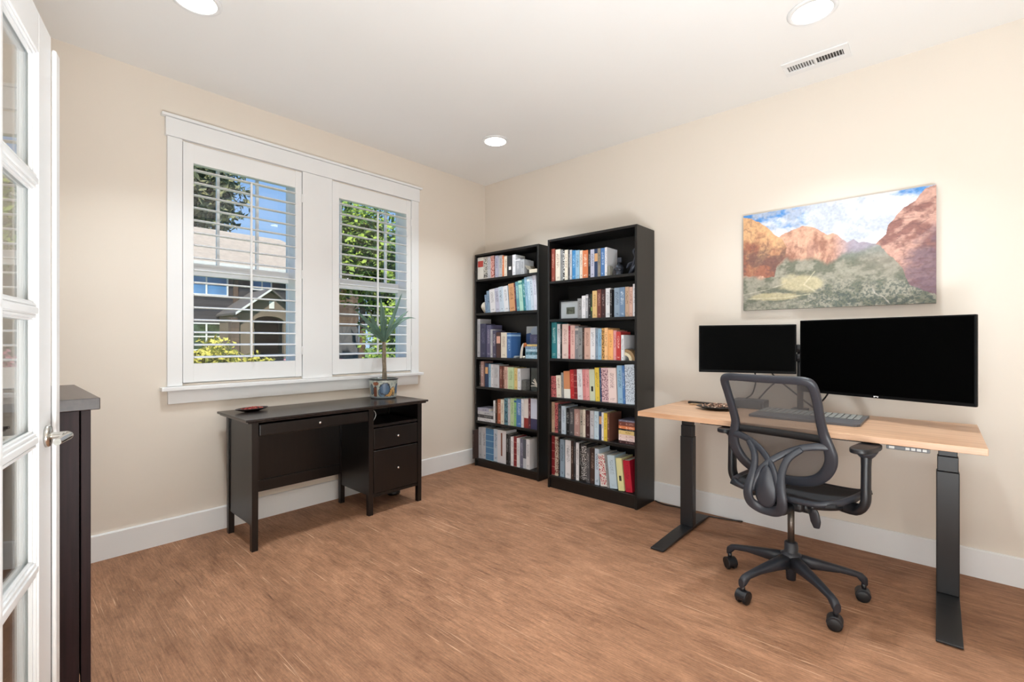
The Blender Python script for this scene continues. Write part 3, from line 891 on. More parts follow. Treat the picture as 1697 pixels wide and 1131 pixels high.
def book_mat(col, seed):
    key = (col, seed % 3)
    if key in _bm: return _bm[key]
    base, acc, style = NAMED[col]
    m, nt, p = new_mat('cover_' + col.replace(' ', '_') + '_%d' % (seed % 3))
    N, Lk = nt.nodes.new, nt.links.new
    tc = N('ShaderNodeTexCoord'); sp = N('ShaderNodeSeparateXYZ'); Lk(tc.outputs['Generated'], sp.inputs[0])
    def m_(op, a, b_=None):
        x = N('ShaderNodeMath'); x.operation = op
        for i, v in enumerate((a, b_)):
            if v is None: continue
            if isinstance(v, (int, float)): x.inputs[i].default_value = v
            else: Lk(v, x.inputs[i])
        return x.outputs[0]
    z, yv = sp.outputs['Z'], sp.outputs['Y']
    def between(v, a, b_): return m_('MULTIPLY', m_('GREATER_THAN', v, a), m_('LESS_THAN', v, b_))
    n = N('ShaderNodeTexNoise'); mp = N('ShaderNodeMapping'); mp.inputs['Location'].default_value = (seed * 1.7, 0, seed * 0.37)
    mp.inputs['Scale'].default_value = (1, 160, 260) if style != 'patt' else (1, 150, 90)
    n.inputs['Scale'].default_value = 1.0; n.inputs['Detail'].default_value = 2
    Lk(tc.outputs['Object'], mp.inputs[0]); Lk(mp.outputs[0], n.inputs['Vector'])
    glyph = m_('GREATER_THAN', n.outputs['Fac'], 0.54)
    inner = between(yv, 0.25, 0.75)
    if style == 'title':
        f = m_('MULTIPLY', m_('MULTIPLY', glyph, inner), m_('MAXIMUM', between(z, 0.42, 0.86), between(z, 0.08, 0.14)))
    elif style == 'patt':
        f = m_('MULTIPLY', m_('GREATER_THAN', n.outputs['Fac'], 0.53), between(z, 0.06, 0.95))
    elif style == 'block':
        f = m_('MULTIPLY', between(z, 0.56, 0.84), between(yv, 0.05, 0.95))
    elif style == 'band':
        f = m_('MAXIMUM', between(z, 0.86, 0.93), m_('MULTIPLY', m_('MULTIPLY', glyph, inner), between(z, 0.3, 0.75)))
    elif style == 'bands':
        w_ = m_('FRACT', m_('MULTIPLY', z, 5.0)); f = m_('LESS_THAN', w_, 0.07)
    elif style == 'foot':
        f = m_('LESS_THAN', z, 0.34)
    elif style == 'stripe':
        f = m_('MULTIPLY', between(z, 0.22, 0.92), between(yv, 0.42, 0.60))
    else:
        f = m_('MULTIPLY', between(z, 0.30, 0.46), between(yv, 0.3, 0.7))
    mx = N('ShaderNodeMix'); mx.data_type = 'RGBA'
    Lk(f, mx.inputs[0]); mx.inputs[6].default_value = lin(base) + (1,); mx.inputs[7].default_value = lin(acc) + (1,)
    Lk(mx.outputs[2], p.inputs['Base Color'])
    p.inputs['Roughness'].default_value = 0.45
    _bm[key] = m
    return m

def cover_shape(mb, dx, ty, hz, bt=0.0022):
    """spine on the -x side, boards either side; local origin at the middle of the foot of the spine"""
    h = ty / 2
    poly = [(0.0, -h), (dx, -h), (dx, -h + bt), (bt * 1.3, -h + bt), (bt * 1.3, h - bt), (dx, h - bt), (dx, h), (0.0, h)]
    mb.prism(poly, 'z', 0.0, hz)
ORD = ['zeroth', 'first', 'second', 'third', 'fourth', 'fifth', 'sixth', 'seventh', 'eighth', 'ninth', 'tenth', 'eleventh', 'twelfth', 'thirteenth', 'fourteenth', 'fifteenth', 'sixteenth', 'seventeenth',
       'eighteenth', 'nineteenth', 'twentieth', 'twenty-first', 'twenty-second']
SHN = {1: 'top', 2: 'second', 3: 'third', 4: 'fourth', 5: 'fifth', 6: 'bottom'}
def book(col, dx, ty, hz, M, label, group, seed):
    bt = min(0.0022, ty * 0.15)
    mb = MB(); cover_shape(mb, dx, ty, hz, bt)
    me = mb.mesh('book', book_mat(col, seed))
    o = bpy.data.objects.new('book', me); COL.objects.link(o)
    o.matrix_world = M
    tag(o, label, 'book', group)
    pg = MB().box(bt * 1.3 + 0.0004, dx - 0.003, -ty / 2 + bt + 0.0003, ty / 2 - bt - 0.0003, 0.003, hz - 0.003)
    po = bpy.data.objects.new('pages', pg.mesh('pages', PAGE)); COL.objects.link(po); po.parent = o
    return o
# total 178
BOOKS=[
('S1',-0.205,1.77,0,[(-0.1010,-0.1850,0.209,'white with a red block'),(-0.1880,-0.2370,0.206,'black and white patterned'),(-0.2380,-0.2770,0.206,'pale grey'),(-0.2800,-0.3240,0.208,'pink and red'),(-0.3260,-0.3380,0.201,'dark maroon'),(-0.3390,-0.3760,0.202,'lavender grey'),(-0.3780,-0.4320,0.200,'light grey'),(-0.4330,-0.4450,0.192,'orange'),(-0.4450,-0.4850,0.185,'cream'),(-0.4850,-0.5570,0.182,'black with a white mark'),(-0.5570,-0.5930,0.182,'white'),(-0.5930,-0.6490,0.144,'silver grey'),(-0.6490,-0.6940,0.129,'silver')]),
('S2',-0.205,1.45,5,[(-0.2130,-0.2370,0.170,'slate blue'),(-0.2380,-0.2750,0.205,'steel blue'),(-0.2770,-0.3420,0.216,'white'),(-0.3450,-0.4000,0.223,'lavender'),(-0.4010,-0.4480,0.230,'pale blue'),(-0.4490,-0.5070,0.233,'white'),(-0.5080,-0.5240,0.235,'grey blue'),(-0.5250,-0.5910,0.248,'tan orange'),(-0.5920,-0.6070,0.248,'maroon'),(-0.6080,-0.6420,0.260,'teal blue'),(-0.6430,-0.6820,0.268,'mint green'),(-0.6830,-0.7160,0.278,'teal'),(-0.7170,-0.7410,0.290,'light blue'),(-0.7420,-0.7720,0.294,'sky blue'),(-0.7730,-0.8020,0.294,'pale blue'),(-0.8030,-0.8410,0.312,'white lavender')]),
('S3',-0.205,1.034,0,[(-0.0940,-0.1410,0.362,'light grey'),(-0.1430,-0.2200,0.315,'dark indigo'),(-0.2240,-0.2770,0.302,'violet grey'),(-0.2800,-0.3060,0.260,'light grey'),(-0.3100,-0.3530,0.249,'dark violet grey'),(-0.3570,-0.4080,0.233,'brown with a pink label'),(-0.4130,-0.4820,0.230,'cream'),(-0.4840,-0.5340,0.226,'cobalt blue')]),
('S4',-0.205,0.756,0,[(-0.1250,-0.1470,0.237,'black'),(-0.1500,-0.1880,0.238,'rose brown'),(-0.2090,-0.2490,0.221,'navy blue'),(-0.2500,-0.2770,0.218,'light blue'),(-0.2780,-0.3130,0.215,'white'),(-0.3140,-0.3890,0.213,'pale grey'),(-0.3900,-0.4270,0.201,'red brown'),(-0.4280,-0.4540,0.201,'brown'),(-0.4560,-0.4890,0.199,'rose tan'),(-0.4920,-0.5040,0.197,'cream'),(-0.5050,-0.5720,0.195,'pale green'),(-0.5740,-0.6090,0.193,'yellow tan'),(-0.6110,-0.6450,0.188,'white')]),
('S5',-0.205,0.43,0,[(-0.3160,-0.3390,0.206,'white'),(-0.3410,-0.3630,0.216,'dark brown'),(-0.3640,-0.4110,0.222,'terracotta'),(-0.4120,-0.4490,0.223,'cream'),(-0.4500,-0.4990,0.238,'teal patterned'),(-0.5010,-0.5220,0.237,'pale grey'),(-0.5230,-0.5660,0.244,'pale green'),(-0.5670,-0.5970,0.245,'bright green'),(-0.5980,-0.6580,0.245,'blue'),(-0.6600,-0.6830,0.250,'white'),(-0.6840,-0.7340,0.253,'white with a red foot'),(-0.7350,-0.7600,0.257,'maroon'),(-0.7610,-0.8450,0.261,'pale lavender')]),
('S6',-0.205,0.075,0,[(-0.1200,-0.1670,0.292,'light grey'),(-0.1680,-0.2180,0.297,'pale grey'),(-0.2190,-0.3130,0.294,'blue banded'),(-0.3150,-0.3680,0.299,'pale blue'),(-0.3700,-0.4770,0.298,'white with a brown stripe'),(-0.4790,-0.5060,0.272,'black'),(-0.5070,-0.5350,0.272,'charcoal'),(-0.5370,-0.5680,0.257,'white'),(-0.5700,-0.6070,0.266,'dark red'),(-0.6080,-0.6380,0.255,'white'),(-0.6400,-0.6750,0.253,'grey violet'),(-0.6760,-0.7100,0.255,'slate grey'),(-0.7120,-0.7510,0.259,'white')]),
('B1',-0.262,1.668,0,[(-1.0430,-1.0750,0.265,'rust red'),(-1.0760,-1.1240,0.257,'cream'),(-1.1250,-1.1530,0.249,'grey'),(-1.1540,-1.1680,0.246,'black and white'),(-1.1690,-1.1990,0.243,'cream'),(-1.2000,-1.2200,0.240,'dark grey'),(-1.2200,-1.2390,0.236,'pale grey'),(-1.2400,-1.2720,0.230,'bright blue'),(-1.2730,-1.3090,0.226,'light blue'),(-1.3100,-1.3370,0.221,'cream'),(-1.3380,-1.3870,0.216,'orange'),(-1.3890,-1.4080,0.215,'black'),(-1.4090,-1.4440,0.215,'lavender'),(-1.4450,-1.4750,0.214,'navy blue'),(-1.4750,-1.5000,0.214,'tan grey'),(-1.5010,-1.5340,0.213,'blue'),(-1.5350,-1.5540,0.215,'white')]),
('B2',-0.262,1.361,0,[(-1.2870,-1.3280,0.156,'grey'),(-1.3300,-1.3640,0.174,'white'),(-1.3640,-1.3850,0.182,'silver grey'),(-1.3860,-1.4070,0.182,'black'),(-1.4080,-1.4230,0.182,'dark green'),(-1.4240,-1.4640,0.206,'tan yellow'),(-1.4690,-1.5010,0.212,'red brown'),(-1.5020,-1.5340,0.209,'dark maroon'),(-1.5360,-1.5760,0.217,'white'),(-1.5780,-1.5960,0.204,'black'),(-1.6100,-1.6560,0.214,'grey blue'),(-1.6570,-1.6980,0.214,'slate blue'),(-1.6990,-1.7270,0.215,'tan'),(-1.7280,-1.7560,0.212,'rose tan'),(-1.7600,-1.7820,0.231,'white')]),
('B3',-0.262,1.046,0,[(-1.0250,-1.0840,0.292,'teal'),(-1.0860,-1.1200,0.277,'white'),(-1.1210,-1.1350,0.275,'black'),(-1.1400,-1.1990,0.275,'rose cream'),(-1.2000,-1.2140,0.260,'crimson'),(-1.2140,-1.2570,0.263,'pale pink'),(-1.2580,-1.2940,0.258,'mid grey'),(-1.2950,-1.3310,0.245,'grey'),(-1.3330,-1.3480,0.243,'dark brown'),(-1.3490,-1.4010,0.242,'rose tan'),(-1.4020,-1.4440,0.241,'white'),(-1.4460,-1.4690,0.237,'grey blue'),(-1.4700,-1.5030,0.235,'light blue'),(-1.5040,-1.5280,0.236,'brown gold'),(-1.5280,-1.5550,0.238,'peach'),(-1.5570,-1.5960,0.224,'orange peach'),(-1.5980,-1.6250,0.218,'pink'),(-1.6260,-1.6610,0.208,'red'),(-1.6670,-1.6870,0.184,'white')]),
('B4',-0.262,0.732,2,[(-1.0290,-1.0860,0.169,'rose red'),(-1.0880,-1.1330,0.177,'cream'),(-1.1340,-1.1560,0.202,'grey'),(-1.1570,-1.2150,0.214,'orange and white'),(-1.2170,-1.2570,0.228,'bright red'),(-1.2580,-1.2890,0.232,'dark red'),(-1.2900,-1.3360,0.235,'white'),(-1.3370,-1.3670,0.236,'rose pink'),(-1.3680,-1.3990,0.237,'pink'),(-1.4000,-1.4460,0.239,'pale green cream'),(-1.4480,-1.4850,0.253,'yellow'),(-1.4860,-1.5000,0.252,'dark blue'),(-1.5020,-1.5640,0.254,'pale pink patterned'),(-1.5650,-1.6300,0.256,'pinkish white'),(-1.6360,-1.6770,0.276,'light blue'),(-1.6790,-1.6960,0.277,'blue'),(-1.6980,-1.7730,0.285,'bluish white')]),
('B5',-0.262,0.445,0,[(-1.0240,-1.0570,0.246,'tan'),(-1.0580,-1.0910,0.241,'rose red'),(-1.0930,-1.1270,0.231,'charcoal'),(-1.1290,-1.1690,0.222,'pale blue'),(-1.1710,-1.2000,0.209,'black'),(-1.2020,-1.2440,0.213,'dark grey'),(-1.2460,-1.2980,0.209,'rose brown'),(-1.3000,-1.3280,0.209,'grey cream'),(-1.3290,-1.3500,0.212,'cream'),(-1.3520,-1.3940,0.207,'dark maroon'),(-1.3960,-1.4300,0.211,'pale grey'),(-1.4320,-1.4700,0.211,'icy blue'),(-1.4720,-1.4970,0.210,'navy blue'),(-1.4990,-1.5160,0.209,'white'),(-1.5170,-1.5460,0.205,'yellow'),(-1.5470,-1.5640,0.205,'brown')]),
('B6',-0.262,0.1,0,[(-1.0090,-1.0600,0.320,'dark red'),(-1.0620,-1.0920,0.315,'cream mottled'),(-1.0930,-1.1060,0.312,'black'),(-1.1080,-1.1500,0.299,'grey blue'),(-1.1610,-1.2160,0.302,'white'),(-1.2180,-1.2400,0.301,'dark brown'),(-1.2410,-1.2580,0.302,'charcoal'),(-1.2610,-1.2880,0.293,'white'),(-1.2940,-1.3130,0.290,'black'),(-1.3140,-1.3590,0.292,'black with white marks'),(-1.3600,-1.3890,0.268,'dark grey'),(-1.3900,-1.4290,0.273,'dark brown'),(-1.4310,-1.4680,0.273,'pale blue')]),
('B6',-0.262,0.1,6,[(-1.4850,-1.5410,0.240,'white with red marks'),(-1.5430,-1.5620,0.243,'grey'),(-1.5640,-1.6260,0.242,'icy blue'),(-1.6380,-1.6850,0.234,'pale yellow'),(-1.6930,-1.7460,0.225,'scarlet')]),
]
rnd = random.Random(11)
count = {}
for nm, xs, z, lean, row in BOOKS:
    case = 'corner' if nm[0] == 'S' else 'desk-side'
    lo, hi = ((-0.1045, -0.849) if nm[0] == 'S' else (-1.0325, -1.7835))
    grp = 'books on the %s shelf of the %s bookcase' % (SHN[int(nm[1])], case)
    cur = lo
    if nm == 'S6': cur = -0.121
    if nm == 'B6' and lean: cur = -1.455
    th = math.radians(lean)
    shift = {'B1': 0.008, 'B2': 0.004, 'B5': -0.005, 'B6': -0.008}.get(nm, 0)
    for i, (ya, yb, h, col) in enumerate(row):
        ya += shift; yb += shift
        wd = max(0.008, ya - yb)
        y0 = min(ya, cur)
        w_ = min(wd, max(0.008, y0 - yb)) if y0 - yb > 0.006 else min(wd, 0.012)
        if y0 - w_ < hi: w_ = y0 - hi
        if w_ < 0.005: continue
        cur = y0 - w_ - 0.0006
        t_ = w_ * math.cos(th) - 0.0004
        nxt = {'S': 0.16, 'B': 0.19}[nm[0]]
        dx = nxt * rnd.uniform(0.78, 0.98)
        if nm[0] == 'S': dx = min(dx, 0.172)
        x = xs + rnd.uniform(-0.006, 0.006)
        k = count[nm] = count.get(nm, 0) + 1
        lab = '%s book, %s from the window side, %s shelf of %s bookcase' % (col, ORD[k], SHN[int(nm[1])], case)
        # pivot: the foot corner on the window side when leaning that way
        M = Matrix.Translation((x, y0, z + 0.0006)) @ Matrix.Rotation(-th, 4, 'X') @ Matrix.Translation((0, -t_ / 2, 0))
        book(col, dx, t_, h, M, lab, grp, k)
# books that do not stand in the rows
def flat_book(col, x, y0, y1, z, t, dx, label, group, seed, rot=0.0):
    """lying on its side, spine towards the room; y0 > y1"""
    L = y0 - y1
    M = Matrix.Translation((x, y0, z + t / 2 + 0.0004)) @ Matrix.Rotation(rot, 4, 'Z') @ Matrix.Rotation(PI / 2, 4, 'X')
    return book(col, dx, t - 0.0008, L, M, label, group, seed)
book('dark brown', 0.16, 0.0145, 0.268, Matrix.Translation((-0.272, -0.1125, 0.0756)), 'dark brown book sticking out at the window end, bottom shelf of corner bookcase', 'books on the bottom shelf of the corner bookcase', 1)
G5 = 'books stacked flat on the fifth shelf of the corner bookcase'
z = 0.430
for col, t, y1, pos in (('white', 0.030, -0.312, 'lowest of the flat stack'), ('dark grey', 0.032, -0.312, 'second up in the flat stack'), ('pale grey', 0.031, -0.308, 'third up in the flat stack'), ('lavender grey', 0.030, -0.255, 'topmost of the flat stack')):
    flat_book(col, -0.205, -0.106, y1, z, t, 0.15, '%s book, %s, fifth shelf of corner bookcase' % (col, pos), G5, 2)
    z += t
GB = 'books stacked flat on the fifth shelf of the desk-side bookcase'
z = 0.445
stk = [('dark maroon', 0.022, -1.782, 'lowest'), ('pinkish white', 0.019, -1.782, 'second up'), ('rose cream', 0.026, -1.782, 'third up'), ('yellow tan', 0.028, -1.766, 'fourth up'), ('black', 0.012, -1.780, 'fifth up'),
       ('orange', 0.021, -1.782, 'sixth up'), ('red brown', 0.030, -1.782, 'seventh up'), ('grey violet', 0.013, -1.780, 'topmost')]
for col, t, y1, pos in stk:
    flat_book(col, -0.262, -1.643, y1, z, t, 0.18, '%s book, %s in the flat stack, fifth shelf of desk-side bookcase' % (col, pos), GB, 3)
    z += t
z = 1.034
for col, t, y0, pos in (('sky blue', 0.034, -0.700, 'lowest'), ('teal patterned', 0.026, -0.698, 'second up'), ('sky blue', 0.022, -0.700, 'third up'), ('slate blue', 0.024, -0.696, 'fourth up'), ('yellow tan', 0.018, -0.715, 'fifth up')):
    flat_book(col, -0.198, y0, -0.846, z, t, 0.15, '%s book, %s in the flat stack, third shelf of corner bookcase' % (col, pos), 'books stacked flat on the third shelf of the corner bookcase', 1)
    z += t
flat_book('dark indigo', -0.190, -0.745, -0.846, z, 0.085, 0.10, 'thick dark indigo book on top of the flat stack, third shelf of corner bookcase', 'books stacked flat on the third shelf of the corner bookcase', 1)
book('black', 0.17, 0.010, 0.250, Matrix.Translation((-0.255, -1.7765, 0.1006)), 'thin black book at the desk end, bottom shelf of desk-side bookcase', 'books on the bottom shelf of the desk-side bookcase', 1)

# ornaments on the shelves
M_white_cer = mat('white_ceramic', (214, 208, 196), 0.5, var=0.08, scale=30, bump=0.4, bscale=120)
def sm(name, mb, m, label, cat, loc):
    return tag(mb.build(name, m, loc=loc), label, cat)
mb = MB()
for k in range(9):
    a = PI * k / 8
    mb.tube([(-0.16 + 0.01 * math.cos(a), -0.150 - 0.0062 * k, 1.4515 + 0.001), (-0.195, -0.150 - 0.0062 * k, 1.51), (-0.165, -0.152 - 0.0062 * k, 1.560 - 0.002 * abs(k - 4)), (-0.12, -0.150 - 0.0062 * k, 1.51), (-0.15, -0.150 - 0.0062 * k, 1.4515)], 0.0042, seg=8)
mb.sphere((-0.155, -0.175, 1.505), 0.052, 20, (0.75, 0.5, 1.0))
sm('shell_ornament', mb, M_white_cer, 'white ribbed shell ornament on the second shelf of the corner bookcase', 'ornament', (-0.16, -0.175, 1.4505))
# open booklet on the top shelf
mb = MB().box(-0.20, -0.06, -0.846, -0.742, 1.7705, 1.805, 0.002).grid(lambda u, v: Vector((-0.20 + 0.14 * v, -0.742 + 0.052 * u, 1.805 + 0.05 * u ** 2)), 8, 4, thick=0.003)
sm('paper_box', mb, mat('cream_paper', (206, 196, 178), 0.8), 'low cream paper box with a raised flap on the top shelf of corner bookcase', 'box', (-0.13, -0.79, 1.7705))
# blue picture card and figurine on the third shelf
def card_mat(name, cols, scale):
    m, nt, p = new_mat(name)
    tc = nt.nodes.new('ShaderNodeTexCoord'); v = nt.nodes.new('ShaderNodeTexVoronoi'); v.inputs['Scale'].default_value = scale
    sx = nt.nodes.new('ShaderNodeSeparateColor'); r = nt.nodes.new('ShaderNodeValToRGB'); r.color_ramp.interpolation = 'CONSTANT'
    while len(r.color_ramp.elements) < len(cols): r.color_ramp.elements.new(0.5)
    for i, c_ in enumerate(cols):
        r.color_ramp.elements[i].position = i / len(cols); r.color_ramp.elements[i].color = lin(c_) + (1,)
    nt.links.new(tc.outputs['Object'], v.inputs['Vector']); nt.links.new(v.outputs['Color'], sx.inputs[0]); nt.links.new(sx.outputs[0], r.inputs[0]); nt.links.new(r.outputs[0], p.inputs['Base Color'])
    p.inputs['Roughness'].default_value = 0.4
    return m
mb = MB().box(-0.004, 0.0, -0.135, 0.135, 0, 0.285, 0.001)
o = sm('picture_card', mb, card_mat('blue_picture', [(70, 98, 150), (132, 160, 204), (186, 204, 224), (52, 64, 110), (200, 206, 210)], 9), 'blue picture card leaning at the back of the third shelf of corner bookcase', 'picture', None)
o.location = (-0.042, -0.705, 1.0345); o.rotation_euler = (0, math.radians(3), 0)
fg = thing('figurine', 'small white figurine with an orange head on the third shelf of corner bookcase', 'figurine', (-0.185, -0.655, 1.0345))
MB().tube([(-0.185, -0.640, 1.036), (-0.185, -0.642, 1.08), (-0.185, -0.652, 1.13), (-0.185, -0.668, 1.165)], [0.014, 0.012, 0.010, 0.007], seg=12).sphere((-0.185, -0.672, 1.045), 0.014, 14, (1, 1, 0.8)).build('body', M_white_cer, fg)
MB().sphere((-0.182, -0.683, 1.150), 0.022, 18, (0.7, 0.9, 1)).build('head', mat('amber_glaze', (166, 92, 44), 0.35, var=0.3, scale=40), fg)
sm('toy_car', MB().box(-0.20, -0.15, -0.600, -0.565, 1.0365, 1.055, 0.006).cyl((-0.201, -0.590, 1.043), (-0.206, -0.590, 1.043), 0.007).cyl((-0.201, -0.574, 1.043), (-0.206, -0.574, 1.043), 0.007), mat('toy_grey', (150, 156, 160), 0.4), 'tiny grey trinket in front of the blue card on the third shelf', 'trinket', (-0.175, -0.58, 1.0345))
# fourth shelf: small box and grey photo panel
sm('small_box', MB().box(-0.20, -0.14, -0.705, -0.655, 0.7565, 0.845, 0.003), mat('grey_box', (96, 96, 94), 0.6, var=0.3, scale=90), 'small grey speckled box on the fourth shelf of corner bookcase', 'box', (-0.17, -0.68, 0.7565))
pp = thing('photo_panel', 'grey photo panel with a pale shape on the fourth shelf of corner bookcase', 'photo', (-0.165, -0.785, 0.7565))
MB().box(-0.165, -0.155, -0.845, -0.735, 0.7568, 0.955, 0.001).build('panel', mat('grey_photo', (74, 80, 78), 0.5, var=0.25, scale=10), pp)
hnd = MB()
for k, (a, b_) in enumerate(((0.035, 0.085), (0.055, 0.075), (0.075, 0.05), (0.09, 0.02))):
    hnd.tube([(-0.1685, -0.835, 0.762), (-0.1685, -0.80, 0.79 + b_ * 0.3), (-0.1685, -0.80 + a * 0.7, 0.775 + b_)], [0.007, 0.006, 0.004], 0.003, seg=8)
hnd.build('pale_motif', M_white_cer, pp)

# desk-side bookcase ornaments
M_iron = mat('dark_pewter', (62, 66, 76), 0.35, 0.6, var=0.2, scale=60)
sm('stone_block', MB().box(-0.262, -0.22, -1.572, -1.546, 1.6685, 1.742, 0.002), mat('grey_stone', (132, 130, 122), 0.7, var=0.15, scale=60), 'little grey stone block on the top shelf of desk-side bookcase', 'block', (-0.24, -1.56, 1.6685))
mb = MB().lathe([(0, 0), (0.030, 0), (0.032, 0.01), (0.026, 0.014), (0.030, 0.035), (0.034, 0.055), (0.024, 0.075), (0.010, 0.083), (0.006, 0.10), (0, 0.10)], (-0.22, -1.625, 1.6685), 20).box(-0.226, -0.214, -1.644, -1.612, 1.765, 1.800, 0.002)
mb.sphere((-0.244, -1.640, 1.71), 0.014, 12).sphere((-0.246, -1.612, 1.715), 0.013, 12)
sm('pewter_figurine', mb, M_iron, 'dark pewter figurine in the middle of the top shelf of desk-side bookcase', 'figurine', (-0.22, -1.625, 1.6685))
mb = MB().tube([(-0.20, -1.70, 1.674), (-0.21, -1.72, 1.70), (-0.21, -1.735, 1.75), (-0.21, -1.748, 1.80)], [0.016, 0.014, 0.009, 0.006], seg=12)
mb.tube([(-0.21, -1.748, 1.80), (-0.21, -1.735, 1.835), (-0.21, -1.755, 1.850), (-0.21, -1.768, 1.825)], [0.007, 0.010, 0.009, 0.006], seg=12)
mb.tube([(-0.21, -1.700, 1.676), (-0.215, -1.735, 1.705), (-0.21, -1.772, 1.765)], [0.006, 0.016, 0.005], 0.005, seg=10).tube([(-0.21, -1.742, 1.76), (-0.21, -1.70, 1.745), (-0.21, -1.678, 1.72)], [0.007, 0.013, 0.004], 0.004, seg=10)
sm('bird_sculpture', mb, M_iron, 'dark abstract bird sculpture at the desk end of the top shelf', 'sculpture', (-0.21, -1.73, 1.6685))
pf = thing('framed_photo', 'black framed photo with a wide pale mat on the second shelf', 'picture frame', (-0.21, -1.185, 1.3615))
fx0, fx1, fy0, fy1, fz0, fz1 = -0.236, -0.224, -1.280, -1.093, 1.3618, 1.512
MB().box(fx0, fx1, fy0, fy0 + 0.008, fz0, fz1).box(fx0, fx1, fy1 - 0.012, fy1, fz0, fz1).box(fx0, fx1, fy0, fy1, fz0, fz0 + 0.006).box(fx0, fx1, fy0, fy1, fz1 - 0.010, fz1).box(fx1, fx1 + 0.003, fy0, fy1, fz0, fz1).build('frame', M_frame_black, pf)
MB().box(fx0 + 0.005, fx1, fy0 + 0.008, fy1 - 0.012, fz0 + 0.006, fz1 - 0.010).build('mat_board', mat('grey_mat', (168, 174, 178), 0.6), pf)
MB().box(fx0 + 0.0035, fx0 + 0.005, fy0 + 0.042, fy1 - 0.066, fz0 + 0.040, fz1 - 0.056).build('photo', mat('tiny_photo', (74, 78, 66), 0.4, var=0.6, scale=70), pf)
ab = thing('arch_bookend', 'cream and tan arch bookend beside the upright black panel on the third shelf', 'bookend', (-0.235, -1.73, 1.0465))
def arch(r0, r1, x0, x1, yb, zb):
    m = MB()
    poly = [(yb - r1 * math.sin(a), zb + r1 * math.cos(a)) for a in [PI / 2 * k / 20 for k in range(21)]] + [(yb - r0 * math.sin(a), zb + r0 * math.cos(a)) for a in [PI / 2 * k / 20 for k in reversed(range(21))]]
    return m.prism(poly, 'x', x0, x1, 0.001)
arch(0.060, 0.081, -0.255, -0.18, -1.6885, 1.0468).build('outer_arch', mat('tan_wood', (150, 122, 88), 0.5, var=0.15), ab)
arch(0.036, 0.058, -0.258, -0.18, -1.6885, 1.0468).build('inner_arch', mat('cream_wood', (216, 202, 172), 0.5, var=0.08), ab)
MB().box(-0.21, -0.06, -1.7725, -1.768, 1.0468, 1.225).build('upright_panel', M_frame_black, ab)
# the white framed side of the last book on the top shelf is its cover

# ---------------------------------------------------------------- standing desk
M_top = grain_mat('walnut_laminate', (182, 140, 108), (214, 174, 142), 'y', 0.38, 16, 2.4)
def standing_desk():
    root = thing('standing_desk', 'height-adjustable desk with a wooden top and black T-shaped feet', 'desk', (-0.42, -2.79, 0))
    MB().box(-0.778, -0.075, -3.512, -2.058, 0.747, 0.775, 0.002).build('desk_top', M_top, root)
    f = MB()
    f.box(-0.68, -0.16, -2.235, -2.145, 0.735, 0.7465, 0.001).box(-0.68, -0.16, -3.450, -3.355, 0.735, 0.7465, 0.001)
    f.box(-0.40, -0.36, -3.36, -2.23, 0.705, 0.7345, 0.002).box(-0.34, -0.30, -3.36, -2.23, 0.705, 0.7345, 0.002)
    f.box(-0.72, -0.69, -3.15, -2.40, 0.733, 0.7465, 0.001)
    f.build('under_frame', M_black, root)
    for y in (-2.190, -3.402):
        xc = -0.357
        leg = MB().box(xc - 0.028, xc + 0.028, y - 0.040, y + 0.040, 0.022, 0.585, 0.004, 3).build('leg_column', M_black, root)
        MB().box(xc - 0.025, xc + 0.025, y - 0.0365, y + 0.0365, 0.5855, 0.655, 0.003, 3).build('middle_stage', M_black, leg)
        MB().box(xc - 0.022, xc + 0.022, y - 0.033, y + 0.033, 0.6555, 0.7345, 0.003, 3).build('upper_stage', M_black, leg)
        hw_ = 0.038 if y > -3 else 0.040
        ft = MB().prism([(-0.805 if y > -3 else -0.835, 0.004), (-0.095, 0.004), (-0.095, 0.014), (-0.25, 0.0215), (-0.50, 0.0215), (-0.805 if y > -3 else -0.835, 0.012)], 'y', y - hw_, y + hw_, 0.0015)
        ft.cyl((-0.76, y, 0), (-0.76, y, 0.005), 0.018).cyl((-0.13, y, 0), (-0.13, y, 0.005), 0.018)
        ft.build('foot', M_black, root)
    cp = MB().box(-0.772, -0.70, -3.345, -3.205, 0.729, 0.7465, 0.002).build('control_panel', mat('panel_grey', (70, 70, 72), 0.4), root)
    b_ = MB()
    for k in range(4):
        b_.box(-0.7745, -0.7722, -3.335 + k * 0.018, -3.322 + k * 0.018, 0.733, 0.743)
    b_.box(-0.7745, -0.7722, -3.232, -3.214, 0.733, 0.743)
    b_.build('buttons', mat('panel_buttons', (178, 178, 176), 0.5), cp)
standing_desk()
c = MB().tube([(-0.03, -1.815, 0.006), (-0.06, -1.90, 0.005), (-0.05, -2.02, 0.005), (-0.10, -2.10, 0.005), (-0.06, -2.30, 0.005), (-0.03, -2.42, 0.006)], 0.004, seg=8)
tag(c.build('floor_cord', M_frame_black, loc=(-0.05, -1.9, 0)), 'black power cord on the floor between the bookcase and the standing desk', 'cord')

